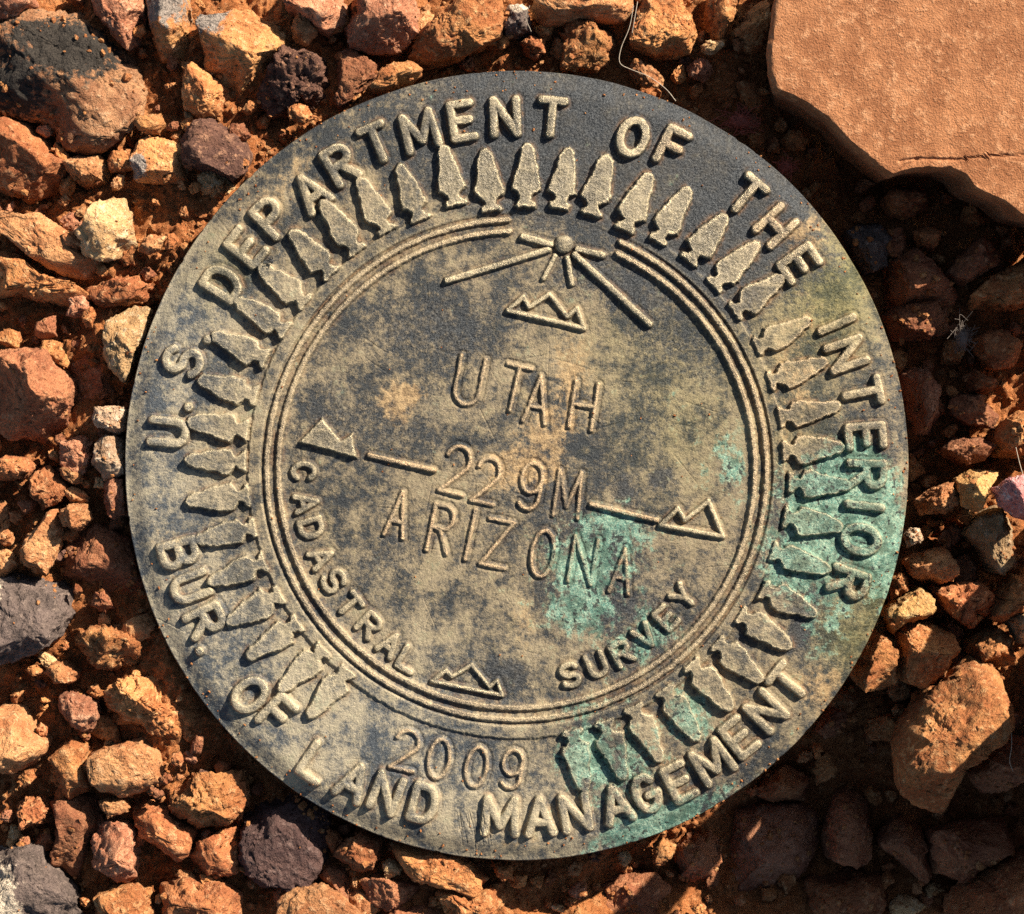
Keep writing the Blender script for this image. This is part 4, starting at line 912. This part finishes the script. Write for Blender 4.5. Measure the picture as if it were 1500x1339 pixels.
def grains(name, count, seed, lo, hi, mat):
    rs = np.random.RandomState(seed)
    v0, f0 = ico(1)
    V, FF = [], []
    made = 0
    while made < count:
        px, py = rs.uniform(-30, 1530), rs.uniform(-30, 1370)
        if rs.rand() < .16:                        # grit banked along the rim
            a_ = rs.rand() * 6.283; q_ = R_DISC + rs.normal() * 9 + 4
            px, py = 757 + q_ * math.cos(a_), 682 - q_ * math.sin(a_)
        dr_ = math.hypot(px - 757, py - 682)
        if (dr_ < R_DISC - 40 and rs.rand() > .05) or (dr_ < R_DISC and rs.rand() > .45) or (px > 1110 and py < 340 and inside((px, py), slab_poly)): continue
        p = drop(px, py)
        if p is None or (dr_ > R_DISC and p[2] > -0.0045 and rs.rand() < .92): continue
        r = lo * (hi / lo) ** (rs.rand() ** 1.8)
        if dr_ < R_DISC: r = lo * rs.uniform(.7, 1.8)
        M = np.linalg.qr(rs.normal(size=(3, 3)))[0]
        v = (v0 * rs.uniform(0.65, 1.35, (len(v0), 1)) * np.array([1, rs.uniform(.6, 1), rs.uniform(.5, .9)])) @ M * r
        V.append(v + np.array(p) + np.array([0, 0, r * 0.3])); FF.append(f0 + made * len(v0)); made += 1
    o = new_mesh(name, np.concatenate(V), np.concatenate(FF), mat, smooth=False)
    o['kind'] = 'stuff'
    return o
gr = grains('sandstone_grit', 4200, 3, 0.00010, 0.00055, MAT['orange'])
tag(gr, 'loose crumbs of orange grit scattered over the soil and stones', 'grit')

def tube(name, pts_, r, mat, parent=None):
    P = np.array(pts_); n = len(P); k = 6
    tan_ = np.gradient(P, axis=0); tan_ /= np.linalg.norm(tan_, axis=1)[:, None]
    ref = np.array([0.3, 0.2, 1.0]); a = np.cross(tan_, ref); a /= np.linalg.norm(a, axis=1)[:, None]; b_ = np.cross(tan_, a)
    ang = np.arange(k) * 2 * math.pi / k
    V = (P[:, None, :] + r * (np.cos(ang)[None, :, None] * a[:, None, :] + np.sin(ang)[None, :, None] * b_[:, None, :])).reshape(-1, 3)
    i = np.arange(n - 1)[:, None] * k; j = np.arange(k)[None, :]; jn = (j + 1) % k
    return V, np.stack([i + j, i + jn, i + k + jn, i + k + j], -1).reshape(-1, 4)

def plain(name, col, rough=0.7):
    q = NT(name); c = q.mix(q.ramp(q.noise(3000, 3), .35, .65), tuple(x * .7 for x in col), col)
    q.l(c, q.b.inputs['Base Color']); q.b.inputs['Roughness'].default_value = rough
    return q.m
FIB = plain('dry_plant_fibre', (.46, .36, .25)); FIBD = plain('grey_plant_fibre', (.13, .095, .07)); FIBR = plain('red_plant_fibre', (.30, .06, .03)); BLK = plain('black_husk', (.02, .018, .016))

def spline(ctrl, n=40):
    Cc = np.array(ctrl, float); t_ = np.linspace(0, len(Cc) - 1, n)
    Pd = np.vstack([2 * Cc[0] - Cc[1], Cc, 2 * Cc[-1] - Cc[-2]])
    out = []
    for q in t_:
        i = min(int(q), len(Cc) - 2); f = q - i; p0, p1, p2, p3 = Pd[i:i + 4]
        out.append(0.5 * (2 * p1 + (p2 - p0) * f + (2 * p0 - 5 * p1 + 4 * p2 - p3) * f * f + (3 * p1 - p0 - 3 * p2 + p3) * f ** 3))
    return np.array(out)

def hair(label, ctrl, r=0.000042, mat=FIB):
    c3 = []
    for px, py, z in ctrl:
        x, y = unproj(px, py, z); c3.append((x * K, y * K, z * MM))
    V, F_ = tube('hair', spline(c3), r, mat)
    o = new_mesh('plant_fibre', V, F_, mat)
    tag(o, label, 'plant fibre', 'dry plant fibres')
hair('long curling pale fibre between the blocky orange stone and the disc rim', [(928,8,-1),(922,40,-1.5),(910,70,-2),(908,92,-2.2),(925,102,-2),(950,112,-1.6),(975,130,-1.2),(990,148,-1.0)])
hair('short straight pale fibre standing beside the bright stone at the top', [(934,2,-1),(930,25,-1.2),(926,48,-1.6)])
hair('pale fibre hanging over the white-topped stone at the top', [(776,8,-1),(770,25,-1.5),(778,46,-2.5)])
hair('thin pale fibre in the shade beside the big sunlit-topped rock', [(1480,1050,-2.5),(1482,1090,-3),(1479,1115,-4),(1484,1130,-5)])
hair('fine pale fibre across the lit faceted stone at the right border', [(1488,655,-2.4),(1494,680,-2.2),(1500,700,-2)])

def burr(name, label, px, py, z, r, n, mat, seed, thick=0.00006, squash=(1, 1.6, .8)):
    rs = np.random.RandomState(seed); V, F_ = [], []; off = 0
    x, y = unproj(px, py, z); c0 = np.array([x * K, y * K, z * MM])
    for i in range(n):
        d = rs.normal(size=3); d /= np.linalg.norm(d); e = rs.normal(size=3) * .6
        sq = np.array(squash)
        e2 = rs.normal(size=3) * .7
        pts_ = [d * r * .35 * sq, (d + e * .5) * r * .62 * sq, (d * .9 + e * .8) * r * .72 * sq, (d * .7 + e * .6 + e2) * r * .7 * sq]
        v, f_ = tube('', spline(pts_, 13), thick, mat)
        V.append(v + c0); F_.append(f_ + off); off += len(v)
    v, f_ = ico(2)
    o = new_mesh(name, np.concatenate(V) - c0, np.concatenate(F_), mat)
    o.location = c0
    core = v * r * .62 * np.array(squash) * (1 + .25 * perlin3(v * 2 + seed))[:, None]
    tag(o, label, 'plant debris')
    new_mesh('core', core, f_, mat, o)
burr('seed_burr', 'grey hairy seed burr in the shade below the sandstone slab', 1410, 495, -7, 0.0011, 70, FIBD, 4, thick=.00003)
burr('seed_burr', 'red hairy plant scrap at the rim left of the slab', 1083, 178, -6.2, 0.0016, 90, FIBR, 5, thick=.00004, squash=(1.3, .8, .5))
burr('seed_burr', 'second smaller red plant scrap at the rim under the slab corner', 1150, 245, -6.2, 0.0012, 60, FIBR, 6, thick=.00004, squash=(1.1, .9, .5))
burr('dried_husk', 'tiny black spiky husk lying on the letter E of DEPARTMENT', 397, 382, 0.75, 0.00045, 16, BLK, 8, thick=0.00004, squash=(1, .8, .5))
